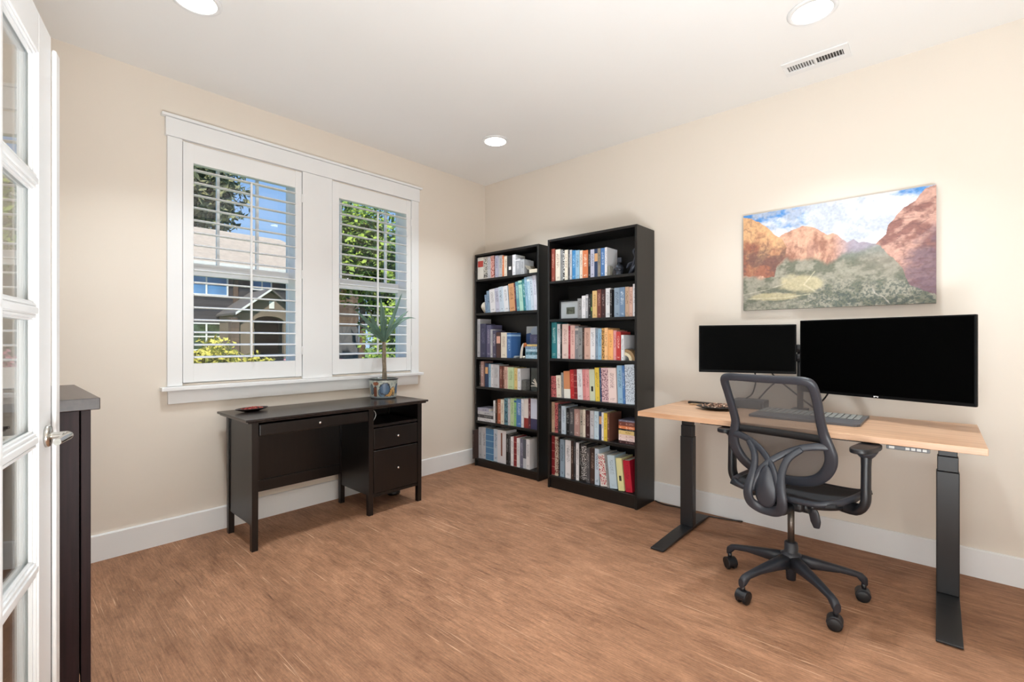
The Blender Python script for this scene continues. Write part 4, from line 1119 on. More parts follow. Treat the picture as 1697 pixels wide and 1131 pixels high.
# monitors
M_screen = mat('dark_screen', (2, 2, 2), 0.4, var=0.0, spec=0.02)
M_casing = mat('monitor_casing', (10, 10, 11), 0.45, var=0.05, spec=0.1)
def monitor(a, b, z0, z1, label, logo):
    a, b = Vector(a), Vector(b)          # a = end nearer the bookcases
    L = (b - a).length
    ang = math.atan2((a - b).y, (a - b).x)
    root = thing('monitor', label, 'monitor', ((a.x + b.x) / 2, (a.y + b.y) / 2, z0), ang, 'monitors on the desk arm')
    h = z1 - z0
    # local x along the panel towards a; local +y faces the viewer
    cb = MB().box(-L / 2, L / 2, -0.022, 0.0, 0, h, 0.004, 3).box(-L * 0.33, L * 0.33, -0.045, -0.0225, h * 0.2, h * 0.8, 0.010, 3)
    cb.box(-0.05, 0.05, -0.054, -0.0452, h * 0.5 - 0.05, h * 0.5 + 0.05, 0.002)
    cb.build('casing', M_casing, root, local=True)
    MB().box(-L / 2 + 0.008, L / 2 - 0.008, 0.0002, 0.0012, 0.016, h - 0.008).build('screen', M_screen, root, local=True)
    if logo:
        lg = MB()
        for k, (x0, x1_) in enumerate(((-0.010, -0.005), (-0.003, 0.003), (0.005, 0.010))):
            lg.box(x0, x1_, 0.0004, 0.0014, 0.0045 + (0.003 if k == 1 else 0), 0.0115)
        lg.build('logo', mat('logo_white', (230, 230, 232), 0.4), root, local=True)
    return root
monitor((-0.301, -2.237, 0), (-0.125, -2.746, 0), 0.990, 1.286, 'smaller black widescreen monitor nearer the bookcases', False)
monitor((-0.164, -2.770, 0), (-0.409, -3.495, 0), 0.893, 1.306, 'larger black widescreen monitor below the canyon picture', True)
def monitor_arm():
    root = thing('monitor_mount', 'black double monitor arm clamped to the rear of the desk behind the chair', 'monitor arm', (-0.110, -2.76, 0.7755))
    MB().box(-0.16, -0.08, -2.80, -2.72, 0.7755, 0.788, 0.003).box(-0.0735, -0.066, -2.80, -2.72, 0.735, 0.7879, 0.002).box(-0.14, -0.0737, -2.79, -2.73, 0.738, 0.7465, 0.001).build('clamp_base', M_black, root)
    MB().cyl((-0.10, -2.76, 0.7881), (-0.10, -2.76, 1.16), 0.0165).build('pole', M_black, root)
    MB().cyl((-0.10, -2.76, 1.12), (-0.10, -2.76, 1.165), 0.026).tube([(-0.10, -2.76, 1.14), (-0.075, -2.66, 1.14), (-0.095, -2.55, 1.14), (-0.15, -2.515, 1.14)], 0.014, seg=12).build('arm', M_black, root)
    MB().cyl((-0.10, -2.76, 1.065), (-0.10, -2.76, 1.11), 0.026).tube([(-0.10, -2.76, 1.10), (-0.065, -2.86, 1.10), (-0.075, -2.98, 1.10), (-0.21, -3.125, 1.10)], 0.014, seg=12).build('arm', M_black, root)
monitor_arm()
for pts, lb in (([(-0.15, -2.51, 1.05), (-0.11, -2.52, 0.95), (-0.10, -2.50, 0.86), (-0.16, -2.48, 0.83)], 'black cable hanging from the smaller monitor to the dock'),
                ([(-0.20, -3.00, 1.02), (-0.12, -2.86, 0.92), (-0.10, -2.66, 0.95), (-0.16, -2.55, 0.832)], 'black cable sagging from the larger monitor to the dock'),
                ([(-0.17, -2.60, 1.06), (-0.12, -2.62, 0.98), (-0.09, -2.70, 0.90), (-0.10, -2.835, 0.79)], 'black cable crossing down from the smaller monitor to the desk clamp'),
                ([(-0.20, -2.95, 1.0), (-0.14, -2.90, 0.88), (-0.11, -2.84, 0.80), (-0.10, -2.83, 0.785)], 'black cable looping from the larger monitor to the desk')):
    tag(MB().tube(pts, 0.0045, seg=8).build('monitor_cable', M_frame_black, loc=pts[-1]), lb, 'cable', 'cables behind the monitors')
tag(MB().tube([(-0.30, -2.45, 0.779), (-0.30, -2.38, 0.779), (-0.27, -2.31, 0.790), (-0.2, -2.28, 0.779), (-0.14, -2.24, 0.779)], 0.0025, seg=8).build('thin_cable', M_frame_black, loc=(-0.3, -2.4, 0.7755)), 'thin black cable lying on the desk beside the feather bowl', 'cable')
# dock, keyboard
M_dock = mat('dock_grey', (58, 60, 64), 0.5)
tag(MB().box(-0.24, -0.13, -2.60, -2.42, 0.7755, 0.828, 0.005, 3).box(-0.245, -0.2402, -2.585, -2.435, 0.786, 0.818, 0.001).build('docking_station', M_dock, loc=(-0.18, -2.5, 0.7755)), 'dark grey docking station on the desk behind the chair back', 'dock')
kb = thing('keyboard', 'dark grey keyboard with a broad palm rest on the standing desk', 'keyboard', (-0.38, -2.87, 0.7755))
m = MB()
poly = [(-0.560, -3.065), (-0.552, -3.082), (-0.535, -3.092), (-0.185, -3.096), (-0.185, -2.60), (-0.55, -2.60), (-0.560, -2.62)]
m.prism(poly, 'z', 0.7757, 0.788, 0.001)
m.build('body', mat('keyboard_grey', (84, 86, 92), 0.35), kb)
ky = MB()
for r in range(5):
    for k in range(17):
        x0 = -0.40 + r * 0.038; y0 = -3.075 + k * 0.0275
        ky.box(x0, x0 + 0.033, y0, y0 + 0.0235, 0.7882, 0.7925, 0.001, 1)
ky.build('keys', mat('keyboard_keys', (128, 128, 124), 0.5), kb)
# feather bowl and pen
potpourri('feather_bowl', -0.395, -2.385, 0.7755, 0.085, 0.12, math.radians(20), 'dark bowl of speckled pinkish feathers on the standing desk', 'bowl', [(176, 138, 116), (206, 178, 156), (112, 80, 64)], hgt=0.03, n=150, seed=5, bowl_c=(20, 16, 16))
tag(MB().box(-0.235, -0.200, -2.36, -2.14, 0.7757, 0.789, 0.003).build('pen_case', M_frame_black, loc=(-0.2, -2.2, 0.7755)), 'slim black case lying at the rear of the standing desk', 'case')
tag(MB().box(-0.300, -0.262, -2.31, -2.175, 0.7757, 0.783, 0.002).build('wooden_tray', mat('pale_wood', (166, 132, 96), 0.6, var=0.25, scale=50), loc=(-0.27, -2.2, 0.7755)), 'small pale wooden tray in front of the slim black case', 'tray')

# ---------------------------------------------------------------- canvas print
def canvas():
    y0, y1, z0, z1 = -2.425, -3.362, 1.385, 2.002
    root = thing('canvas_print', 'wide canvas print of red cliffs around a green valley', 'picture', (-0.016, (y0 + y1) / 2, z0))
    MB().box(-0.032, -0.001, y1, y0, z0, z1, 0.002).build('stretcher', mat('canvas_edge', (92, 70, 62), 0.7, var=0.3, scale=12), root)
    NU, NV = 420, 280
    U, V = np.meshgrid(np.linspace(0, 1, NU), np.linspace(0, 1, NV), indexing='ij')
    rs = np.random.RandomState(4)
    def vn(fx, fy, seed):
        r = np.random.RandomState(seed); g = r.rand(int(fx) + 3, int(fy) + 3)
        x, y = U * fx, V * fy
        i, j = x.astype(int), y.astype(int); a, b_ = x - i, y - j
        a = a * a * (3 - 2 * a); b_ = b_ * b_ * (3 - 2 * b_)
        return g[i, j] * (1 - a) * (1 - b_) + g[i + 1, j] * a * (1 - b_) + g[i, j + 1] * (1 - a) * b_ + g[i + 1, j + 1] * a * b_
    def fbm(fx, fy, seed, o=6):
        s, amp, t = 0, 1, 0
        for k in range(o):
            s = s + amp * vn(fx * 2 ** k, fy * 2 ** k, seed + k); t += amp; amp *= 0.55
        return s / t
    def L(c_): return np.array(lin(c_))
    def lerp(a, b_, f): return a * (1 - f[..., None]) + b_ * f[..., None]
    def ss(x, a, b_): t = np.clip((x - a) / (b_ - a), 0, 1); return t * t * (3 - 2 * t)
    # sky and clouds
    cl = 0.8 * fbm(5, 6, 10) + 0.2 * fbm(14, 16, 12); cl2 = fbm(9, 7, 30)
    C = lerp(np.ones(U.shape + (3,)) * L((78, 144, 212)), np.ones(U.shape + (3,)) * L((226, 230, 240)), ss(cl + 0.30 * ss(U, 0.25, 0.7) - 0.12 * ss(U, 0.75, 0.98) - 0.1 * ss(V, 0.85, 1.0), 0.42, 0.60))
    C = lerp(C, np.ones_like(C) * L((188, 196, 212)), 0.8 * ss(cl2, 0.46, 0.62))
    def curve(pts): xs = [p[0] for p in pts]; ys = [p[1] for p in pts]; return np.interp(U, xs, ys)
    mid = [(0.0, 0.7), (0.22, 0.728), (0.262, 0.765), (0.308, 0.786), (0.359, 0.809), (0.402, 0.796), (0.437, 0.762), (0.472, 0.712), (0.492, 0.684), (0.519, 0.7), (0.546, 0.676), (0.573, 0.627), (0.592, 0.6), (0.625, 0.622), (0.651, 0.587), (0.672, 0.592), (0.713, 0.562), (0.734, 0.558), (1, 0.5)]
    jag = (fbm(40, 4, 50) - 0.5) * 0.02
    mk = V < curve(mid) + jag
    rock = fbm(14, 8, 60); crack = np.abs(fbm(22, 7, 70) - 0.5) * 2
    rc = lerp(np.ones_like(C) * L((158, 110, 92)), np.ones_like(C) * L((222, 172, 146)), ss(rock, 0.36, 0.64))
    rc = lerp(rc, np.ones_like(C) * L((112, 78, 74)), 0.5 * (1 - ss(crack, 0.0, 0.12)) * ss(fbm(7, 5, 66), 0.35, 0.6))
    rc = lerp(rc, np.ones_like(C) * L((126, 84, 84)), 0.45 * ss(fbm(30, 5, 67), 0.5, 0.62) * ss(0.72 - V, 0, 0.2))
    far = ss(U, 0.5, 0.64)
    rc = lerp(rc, np.ones_like(C) * L((170, 170, 190)), far * 0.75)
    C = np.where(mk[..., None], rc, C)
    # valley floor and slopes
    mb_ = [(0, 0.37), (0.12, 0.342), (0.194, 0.40), (0.209, 0.459), (0.255, 0.51), (0.337, 0.489), (0.423, 0.499), (0.492, 0.425), (0.546, 0.476), (0.592, 0.528), (0.657, 0.532), (0.734, 0.558), (1.0, 0.9)]
    vg = V < curve(mb_) + (fbm(30, 8, 80) - 0.5) * 0.05
    # streaks that follow the slope on the far side
    sl = fbm(20, 20, 90)
    veg = lerp(np.ones_like(C) * L((112, 114, 98)), np.ones_like(C) * L((160, 156, 140)), ss(sl, 0.36, 0.64))
    veg = lerp(veg, np.ones_like(C) * L((160, 150, 138)), 0.6 * ss(U, 0.58, 0.8) * ss(V, 0.2, 0.45))
    bush = fbm(110, 80, 95, 4)
    veg = lerp(veg, np.ones_like(C) * L((72, 84, 80)), 0.75 * ss(bush, 0.46, 0.6) * ss(0.34 - V, 0.0, 0.22) * (0.35 + 0.65 * ss(U, 0.25, 0.5)))
    veg = lerp(veg, np.ones_like(C) * L((150, 162, 160)), 0.5 * ss(V, 0.4, 0.55) * ss(U, 0.4, 0.6))
    C = lerp(C, veg, ss(curve(mb_) + (fbm(30, 8, 80) - 0.5) * 0.05 - V, -0.015, 0.045))
    # sandy ground, river, roads
    sand = ss(fbm(12, 12, 110) * np.exp(-(((U - 0.36) / 0.15) ** 2 + ((V - 0.25) / 0.11) ** 2)), 0.16, 0.42)
    C = lerp(C, np.ones_like(C) * L((200, 188, 152)), 0.85 * sand * vg)
    sand2 = ss(fbm(12, 12, 120) * np.exp(-(((U - 0.2) / 0.17) ** 2 + ((V - 0.13) / 0.045) ** 2)), 0.2, 0.42)
    C = lerp(C, np.ones_like(C) * L((190, 178, 142)), 0.8 * sand2 * vg)
    def path(pts, wd, col):
        nonlocal C
        d = np.full(U.shape, 9.0)
        for (ax, ay), (bx, by) in zip(pts[:-1], pts[1:]):
            px, py = (U - ax) * 1.5, V - ay; qx, qy = (bx - ax) * 1.5, by - ay
            t = np.clip((px * qx + py * qy) / (qx * qx + qy * qy), 0, 1)
            d = np.minimum(d, np.hypot(px - t * qx, py - t * qy))
        C = lerp(C, np.ones_like(C) * L(col), 0.7 * ss(wd * 1.1 - d - 0.012 * (fbm(40, 30, 210, 3) - 0.5), 0, wd))
    path([(0.0, 0.165), (0.155, 0.206), (0.262, 0.258)], 0.006, (196, 188, 170))
    path([(0.03, 0.122), (0.232, 0.113), (0.395, 0.136)], 0.009, (206, 198, 168))
    path([(0.423, 0.35), (0.366, 0.232), (0.423, 0.164)], 0.009, (216, 206, 176))
    path([(0.719, 0.149), (0.731, 0.107), (0.768, 0.075), (0.798, 0.01)], 0.006, (196, 188, 176))
    # left cliff
    lf = [(0, 0.985), (0.015, 0.979), (0.058, 0.953), (0.115, 0.893), (0.155, 0.836), (0.194, 0.762), (0.22, 0.728), (0.24, 0.7), (0.267, 0.62), (0.27, 0.0), (1, 0.0)]
    lb_ = [(0, 0.37), (0.123, 0.342), (0.194, 0.345), (0.209, 0.459), (0.255, 0.515), (0.267, 0.61), (0.27, 1), (1, 1)]
    lk = (V < curve(lf) + jag) & (V > curve(lb_) + (fbm(26, 6, 130) - 0.5) * 0.06)
    r2 = fbm(18, 9, 140); c2 = np.abs(fbm(16, 9, 150) - 0.5) * 2
    lc = lerp(np.ones_like(C) * L((164, 106, 84)), np.ones_like(C) * L((226, 178, 132)), ss(V + (r2 - 0.5) * 0.9, 0.42, 0.85))
    lc = lerp(lc, np.ones_like(C) * L((104, 72, 72)), 0.5 * (1 - ss(c2, 0.0, 0.14)) * ss(fbm(7, 5, 69), 0.35, 0.6))
    lc = lerp(lc, np.ones_like(C) * L((110, 84, 80)), 0.7 * ss(fbm(8, 8, 160), 0.5, 0.62) * ss(0.75 - V, 0, 0.2))
    C = np.where(lk[..., None], lc, C)
    # cliff on the far side
    rf = [(0, 0), (0.733, 0.0), (0.734, 0.558), (0.749, 0.583), (0.78, 0.629), (0.789, 0.707), (0.818, 0.755), (0.827, 0.788), (0.862, 0.844), (0.913, 0.887), (0.93, 0.937), (0.96, 0.987), (0.978, 0.995), (1.0, 1.0)]
    rb = [(0, 1), (0.733, 1.0), (0.734, 0.558), (0.768, 0.517), (0.81, 0.418), (0.856, 0.331), (0.868, 0.25), (0.885, 0.17), (0.968, 0.105), (1.0, 0.079)]
    rk = (V < curve(rf) + jag) & (V > curve(rb) + (fbm(24, 8, 170) - 0.5) * 0.07)
    # strata slanting down
    W = U * 0.9 + V
    t3 = 0.5 + 0.5 * np.sin(60 * (V - 1.1 * U) + 9 * fbm(6, 6, 180)); r3 = fbm(16, 12, 190)
    rr = lerp(np.ones_like(C) * L((150, 104, 96)), np.ones_like(C) * L((212, 166, 150)), ss(r3 * 0.84 + t3 * 0.16, 0.38, 0.62))
    rr = lerp(rr, np.ones_like(C) * L((116, 94, 108)), 0.85 * ss(U + 0.25 * (0.5 - V) + 0.25 * (r3 - 0.5), 0.88, 1.0) * ss(0.72 - V, 0, 0.12))
    rr = lerp(rr, np.ones_like(C) * L((112, 80, 80)), 0.5 * (1 - ss(np.abs(fbm(10, 22, 200) - 0.5) * 2, 0.0, 0.12)))
    C = np.where(rk[..., None], rr, C)
    C = C * (0.86 * (0.74 + 0.5 * fbm(90, 60, 300, 4)))[..., None]
    me = bpy.data.meshes.new('printed_canvas')
    xs = -0.0325
    verts = [(xs, y0 + (y1 - y0) * U[i, j] * 1.0, z0 + (z1 - z0) * V[i, j]) for i in range(NU) for j in range(NV)]
    M_ = WM[root.name].inverted(); off = M_.translation
    verts = [(a + off.x, b_ + off.y, c_ + off.z) for a, b_, c_ in verts]
    faces = [(i * NV + j, i * NV + j + 1, (i + 1) * NV + j + 1, (i + 1) * NV + j) for i in range(NU - 1) for j in range(NV - 1)]
    me.from_pydata(verts, [], faces); me.update()
    at = me.color_attributes.new('Print', 'FLOAT_COLOR', 'POINT')
    buf = np.ones((NU * NV, 4), dtype=np.float32); buf[:, :3] = C.reshape(-1, 3)
    at.data.foreach_set('color', buf.ravel())
    me.materials.append(attr_mat('canvas_print_ink', 'Print', 0.6))
    o = bpy.data.objects.new('printed_canvas', me); COL.objects.link(o); o.parent = root
canvas()
# ---------------------------------------------------------------- office chair
def office_chair():
    root = thing('office_chair', 'dark grey mesh office chair on casters facing the standing desk', 'chair', (-0.745, -2.86, 0), math.radians(-10))
    G = mat('chair_plastic', (43, 45, 52), 0.42, var=0.05, bump=0.08, bscale=500)
    G2 = mat('chair_plastic_dark', (25, 26, 30), 0.4, var=0.06)
    GB = mat('chair_base_plastic', (36, 38, 45), 0.45, var=0.06, bump=0.1, bscale=500)
    def B(mb, name, m, par=root): return mb.build(name, m, par, local=True)
    zb = [0.5, 0.6, 0.70, 0.80, 0.95, 1.05]; ab_ = [-0.10, -0.14, -0.17, -0.195, -0.27, -0.335]
    def A(z): return float(np.interp(z, zb, ab_))
    # back frame
    half = [(0.0, 1.021), (0.10, 1.022), (0.160, 1.021), (0.184, 1.004), (0.188, 0.94), (0.186, 0.87), (0.187, 0.80), (0.200, 0.745), (0.208, 0.70), (0.200, 0.655), (0.172, 0.607), (0.128, 0.572), (0.065, 0.553), (0.0, 0.548)]
    wid = [0.017, 0.017, 0.018, 0.019, 0.018, 0.018, 0.020, 0.023, 0.025, 0.025, 0.025, 0.024, 0.023, 0.023]
    pts, ws = [], []
    for (b_, z), w_ in zip(half, wid):
        pts.append((A(z) - 0.006, b_, z)); ws.append(w_)
    for (b_, z), w_ in list(zip(half, wid))[-2:0:-1]:
        pts.append((A(z) - 0.006, -b_, z)); ws.append(w_)
    B(MB().tube(pts, ws, 0.013, normal=(-1, 0, -0.35), closed=True, seg=16, sub=5, power=2.6), 'back_frame', G)
    # mesh fabric
    m = bpy.data.materials.new('mesh_fabric'); m.use_nodes = True
    nt = m.node_tree; pr = nt.nodes['Principled BSDF']
    pr.inputs['Base Color'].default_value = lin((72, 69, 68)) + (1,); pr.inputs['Roughness'].default_value = 0.8
    tc = nt.nodes.new('ShaderNodeTexCoord')
    wv = nt.nodes.new('ShaderNodeTexWave'); wv.inputs['Scale'].default_value = 160; wv.bands_direction = 'Y'
    wv2 = nt.nodes.new('ShaderNodeTexWave'); wv2.inputs['Scale'].default_value = 160; wv2.bands_direction = 'Z'
    mx = nt.nodes.new('ShaderNodeMath'); mx.operation = 'MAXIMUM'
    mr = nt.nodes.new('ShaderNodeMapRange'); mr.inputs['From Min'].default_value = 0.2; mr.inputs['From Max'].default_value = 0.9; mr.inputs['To Min'].default_value = 0.42; mr.inputs['To Max'].default_value = 0.80
    nt.links.new(tc.outputs['Object'], wv.inputs[0]); nt.links.new(tc.outputs['Object'], wv2.inputs[0])
    nt.links.new(wv.outputs['Fac'], mx.inputs[0]); nt.links.new(wv2.outputs['Fac'], mx.inputs[1]); nt.links.new(mx.outputs[0], mr.inputs[0]); nt.links.new(mr.outputs[0], pr.inputs['Alpha'])
    HB = sorted([(z, b_) for b_, z in half])
    def hb(z): return float(np.interp(z, [p[0] for p in HB], [max(p[1], 0.0) for p in HB]))
    def fn(u, v):
        z = 0.560 + (1.012 - 0.560) * v
        w_ = min(hb(z), 0.206)
        if z > 1.0: w_ = 0.165
        b_ = (u - 0.5) * 2 * w_
        return Vector((A(z) + 0.006 + 0.012 * (1 - (2 * u - 1) ** 2), b_, z))
    B(MB().grid(fn, 20, 26), 'back_mesh', m)
    # lumbar band
    def fb(u, v):
        z = 0.752 + 0.034 * v
        return Vector((A(z) - 0.003 + 0.010 * (1 - (2 * u - 1) ** 2), (u - 0.5) * 0.37, z))
    mbb = MB().grid(fb, 20, 2)
    bmesh.ops.solidify(mbb.bm, geom=list(mbb.bm.faces), thickness=0.004)
    B(mbb, 'lumbar_band', mat('band_black', (12, 12, 14), 0.6))
    # Y support: two crossing straps and the loop that carries the pod
    Nn = (-1, 0, 0.12)
    yk = MB()
    for s in (1, -1):
        yk.tube([(-0.188, s * 0.203, 0.738), (-0.203, s * 0.165, 0.737), (-0.218, s * 0.11, 0.723), (-0.238, s * 0.055, 0.695), (-0.262, s * 0.012, 0.663), (-0.286, s * -0.022, 0.625), (-0.303, s * -0.045, 0.575), (-0.308, s * -0.058, 0.52)],
                [0.015, 0.016, 0.015, 0.0145, 0.014, 0.0135, 0.012, 0.010], 0.009, normal=Nn, seg=14, power=2.4)
    loop = [(-0.224, 0.112, 0.718), (-0.240, 0.092, 0.700), (-0.258, 0.072, 0.675), (-0.276, 0.061, 0.640), (-0.297, 0.060, 0.598), (-0.312, 0.066, 0.555), (-0.318, 0.072, 0.510), (-0.308, 0.065, 0.468), (-0.294, 0.036, 0.445), (-0.290, 0, 0.440)]
    yk.tube(loop + [(a, -b_, z) for a, b_, z in loop[-2::-1]], [0.013, 0.014, 0.0145, 0.015, 0.016, 0.018, 0.020, 0.022, 0.022, 0.022] + [0.022, 0.022, 0.020, 0.018, 0.016, 0.015, 0.0145, 0.014, 0.013], 0.011, normal=Nn, seg=14, power=2.4)
    B(yk, 'support_yoke', G)
    # pod cover
    def pod(u, v):
        a = 2 * PI * u
        yy = 0.054 * math.sin(a) * (0.72 - 0.28 * math.cos(a)); zz = 0.548 + 0.090 * math.cos(a)
        return Vector((-0.300 - 0.014 * (1 - v * v) + 0.05 * max(0, (zz - 0.56)) * 2 * v, yy * v, 0.548 + (zz - 0.548) * v))
    pm = MB().grid(pod, 40, 8, close_u=True)
    bmesh.ops.remove_doubles(pm.bm, verts=pm.bm.verts, dist=1e-5)
    bmesh.ops.solidify(pm.bm, geom=list(pm.bm.faces), thickness=0.008)
    B(pm, 'pod_cover', G)
    # mechanism
    mc = MB().tube([(-0.285, 0, 0.455), (-0.22, 0, 0.428), (-0.14, 0, 0.422), (-0.05, 0, 0.425)], [0.050, 0.046, 0.042, 0.05], 0.022, normal=(0, 0, 1), seg=16, power=3)
    mc.box(-0.12, 0.12, -0.075, 0.075, 0.405, 0.455, 0.018, 4).cyl((-0.06, -0.085, 0.425), (-0.06, -0.055, 0.425), 0.028, seg=24)
    mc.cyl((-0.075, 0.055, 0.425), (-0.075, 0.11, 0.425), 0.016)
    B(mc, 'tilt_mechanism', G2)
    B(MB().tube([(-0.02, -0.06, 0.42), (-0.02, -0.085, 0.395), (-0.02, -0.095, 0.355), (-0.018, -0.098, 0.325)], [0.018, 0.022, 0.022, 0.012], 0.006, normal=(-1, 0, 0), seg=12), 'tilt_lever', GB)
    # seat
    SZt = 0.490
    def seat_xy(u, v, k=1.0):
        # u across, v from rear to front
        x = -0.185 + 0.415 * v
        hw_ = 0.243 * (1 - 0.10 * (1 - v) ** 2) * k
        y = (u - 0.5) * 2 * hw_
        cr = 0.018 * (2 * u - 1) ** 4 - 0.018 * max(0, (v - 0.72) / 0.28) ** 2
        return x, y, cr
    def fs(u, v):
        x, y, c_ = seat_xy(u, v); return Vector((x, y, SZt - 0.006 + c_))
    sm_ = MB().grid(fs, 22, 18); bmesh.ops.solidify(sm_.bm, geom=list(sm_.bm.faces), thickness=-0.016)
    B(sm_, 'seat', mat('seat_mesh', (30, 31, 35), 0.75, var=0.12, scale=300, bump=0.5, bscale=700))
    rim = []
    for k in range(8): rim.append((0.0, k / 8))
    for k in range(8): rim.append((k / 8, 1.0))
    for k in range(8): rim.append((1.0, 1 - k / 8))
    for k in range(8): rim.append((1 - k / 8, 0.0))
    rp = []
    for u, v in rim:
        # round the corners
        x, y, c_ = seat_xy(u, v, 1.02)
        q = abs(2 * u - 1) ** 6 * abs(2 * v - 1) ** 6
        x = 0.0225 + (x - 0.0225) * (1 - 0.10 * q); y *= (1 - 0.10 * q)
        rp.append((x, y, SZt - 0.010 + c_))
    B(MB().tube(rp, 0.015, 0.013, normal=(0, 0, 1), closed=True, seg=12, sub=3), 'seat_frame', G)
    un = MB()
    for s in (-1, 1):
        un.tube([(0.02, s * 0.06, 0.44), (0.02, s * 0.14, 0.452), (0.02, s * 0.225, 0.470)], [0.05, 0.045, 0.03], 0.010, normal=(0, 0, 1), seg=12)
        un.tube([(-0.16, s * 0.12, 0.462), (-0.02, s * 0.19, 0.448), (0.16, s * 0.21, 0.462)], 0.014, seg=10)
    B(un, 'under_frame', G2)
    # armrests
    for s in (1, -1):
        arm = B(MB().tube([(0.0, s * 0.15, 0.455), (-0.01, s * 0.225, 0.452), (-0.02, s * 0.268, 0.462), (-0.028, s * 0.288, 0.500), (-0.030, s * 0.290, 0.57), (-0.028, s * 0.290, 0.65), (-0.025, s * 0.290, 0.715)],
                          [0.026, 0.027, 0.028, 0.027, 0.025, 0.024, 0.026], [0.014, 0.015, 0.018, 0.018, 0.017, 0.017, 0.020], seg=14, power=2.8, normal=(0, 1, 0.02)), 'armrest', G2)
        pd = MB()
        poly = []
        for k in range(40):
            t = 2 * PI * k / 40; ca, sa = math.cos(t), math.sin(t)
            poly.append((-0.030 + 0.110 * math.copysign(abs(ca) ** 0.6, ca), s * 0.290 + 0.043 * math.copysign(abs(sa) ** 0.7, sa)))
        pd.prism(poly, 'z', 0.718, 0.739, 0.006)
        B(pd, 'arm_pad', G2, arm)
        B(MB().lathe([(0.022, 0.688), (0.031, 0.698), (0.042, 0.7165), (0, 0.7165)], (-0.026, s * 0.29, 0), 24), 'pad_mount', G, arm)
    # gas column
    hub = Vector((-0.045, 0.0, 0))
    B(MB().cyl(hub + Vector((0, 0, 0.20)), hub + Vector((0, 0, 0.41)), 0.0145), 'gas_column', mat('column_metal', (96, 88, 82), 0.35, 0.8))
    bs = MB().lathe([(0, 0.06), (0.020, 0.06), (0.022, 0.10), (0.036, 0.115), (0.040, 0.165), (0.044, 0.182), (0.030, 0.190), (0.0285, 0.193), (0.0275, 0.235), (0.022, 0.2385), (0.0, 0.2385)], hub, 32)
    base = B(bs, 'base_hub', GB)
    R = 0.300
    leg0 = MB()
    secs = [(0.030, 0.030, 0.118, 0.183), (0.10, 0.024, 0.120, 0.170), (0.20, 0.019, 0.119, 0.149), (0.265, 0.0165, 0.108, 0.134), (0.290, 0.0165, 0.080, 0.127), (0.306, 0.014, 0.074, 0.112)]
    b2 = bmesh.new(); rings = []
    for r, hw_, z0, z1 in secs:
        ring = []
        for k in range(16):
            t = 2 * PI * (k + 0.5) / 16; ca, sa = math.cos(t), math.sin(t)
            ring.append(b2.verts.new((r, hw_ * math.copysign(abs(ca) ** 0.7, ca), (z0 + z1) / 2 + (z1 - z0) / 2 * math.copysign(abs(sa) ** 0.7, sa))))
        rings.append(ring)
    for i in range(len(rings) - 1):
        for k in range(16): b2.faces.new((rings[i][k], rings[i][(k + 1) % 16], rings[i + 1][(k + 1) % 16], rings[i + 1][k])).smooth = True
    b2.faces.new(rings[0]); b2.faces.new(rings[-1]); bmesh.ops.recalc_face_normals(b2, faces=b2.faces)
    leg0._merge(b2)
    leg_me = leg0.mesh('base_leg', GB)
    cas = MB()
    hood = [(0.030 * math.cos(t) - 0.004, 0.032 + 0.030 * math.sin(t)) for t in [PI * (0.02 + 0.96 * k / 12) for k in range(13)]] + [(-0.030, 0.022), (-0.012, 0.020), (0.004, 0.030), (0.022, 0.022)]
    cas.prism([(x, z) for x, z in hood], 'y', -0.0245, 0.0245, 0.002).cyl((0, 0, 0.058), (0, 0, 0.082), 0.010)
    cas_me = cas.mesh('caster', G2)
    wl = MB()
    for s in (-1, 1):
        wl.lathe([(0.0, 0.0255), (0.020, 0.0255), (0.0275, 0.022), (0.0285, 0.016), (0.0275, 0.010), (0.0, 0.008)] if s > 0 else [(0.0, -0.0255), (0.020, -0.0255), (0.0275, -0.022), (0.0285, -0.016), (0.0275, -0.010), (0.0, -0.008)], (-0.004, 0, 0.0288), 28, 'y')
    wl_me = wl.mesh('wheel', mat('wheel_rubber', (18, 18, 20), 0.45))
    turn = [0.4, -0.5, 0.2, 0.9, -0.3]
    for k in range(5):
        a = math.radians(18 + 72 * k)
        lo_ = bpy.data.objects.new('base_leg', leg_me); COL.objects.link(lo_); lo_.parent = root
        lo_.location = hub; lo_.rotation_euler = (0, 0, a)
        co = bpy.data.objects.new('caster', cas_me); COL.objects.link(co); co.parent = root
        co.location = (hub.x + R * math.cos(a) * 0.985, hub.y + R * math.sin(a) * 0.985, 0); co.rotation_euler = (0, 0, a + turn[k])
        wo = bpy.data.objects.new('wheel', wl_me); COL.objects.link(wo); wo.parent = co
office_chair()

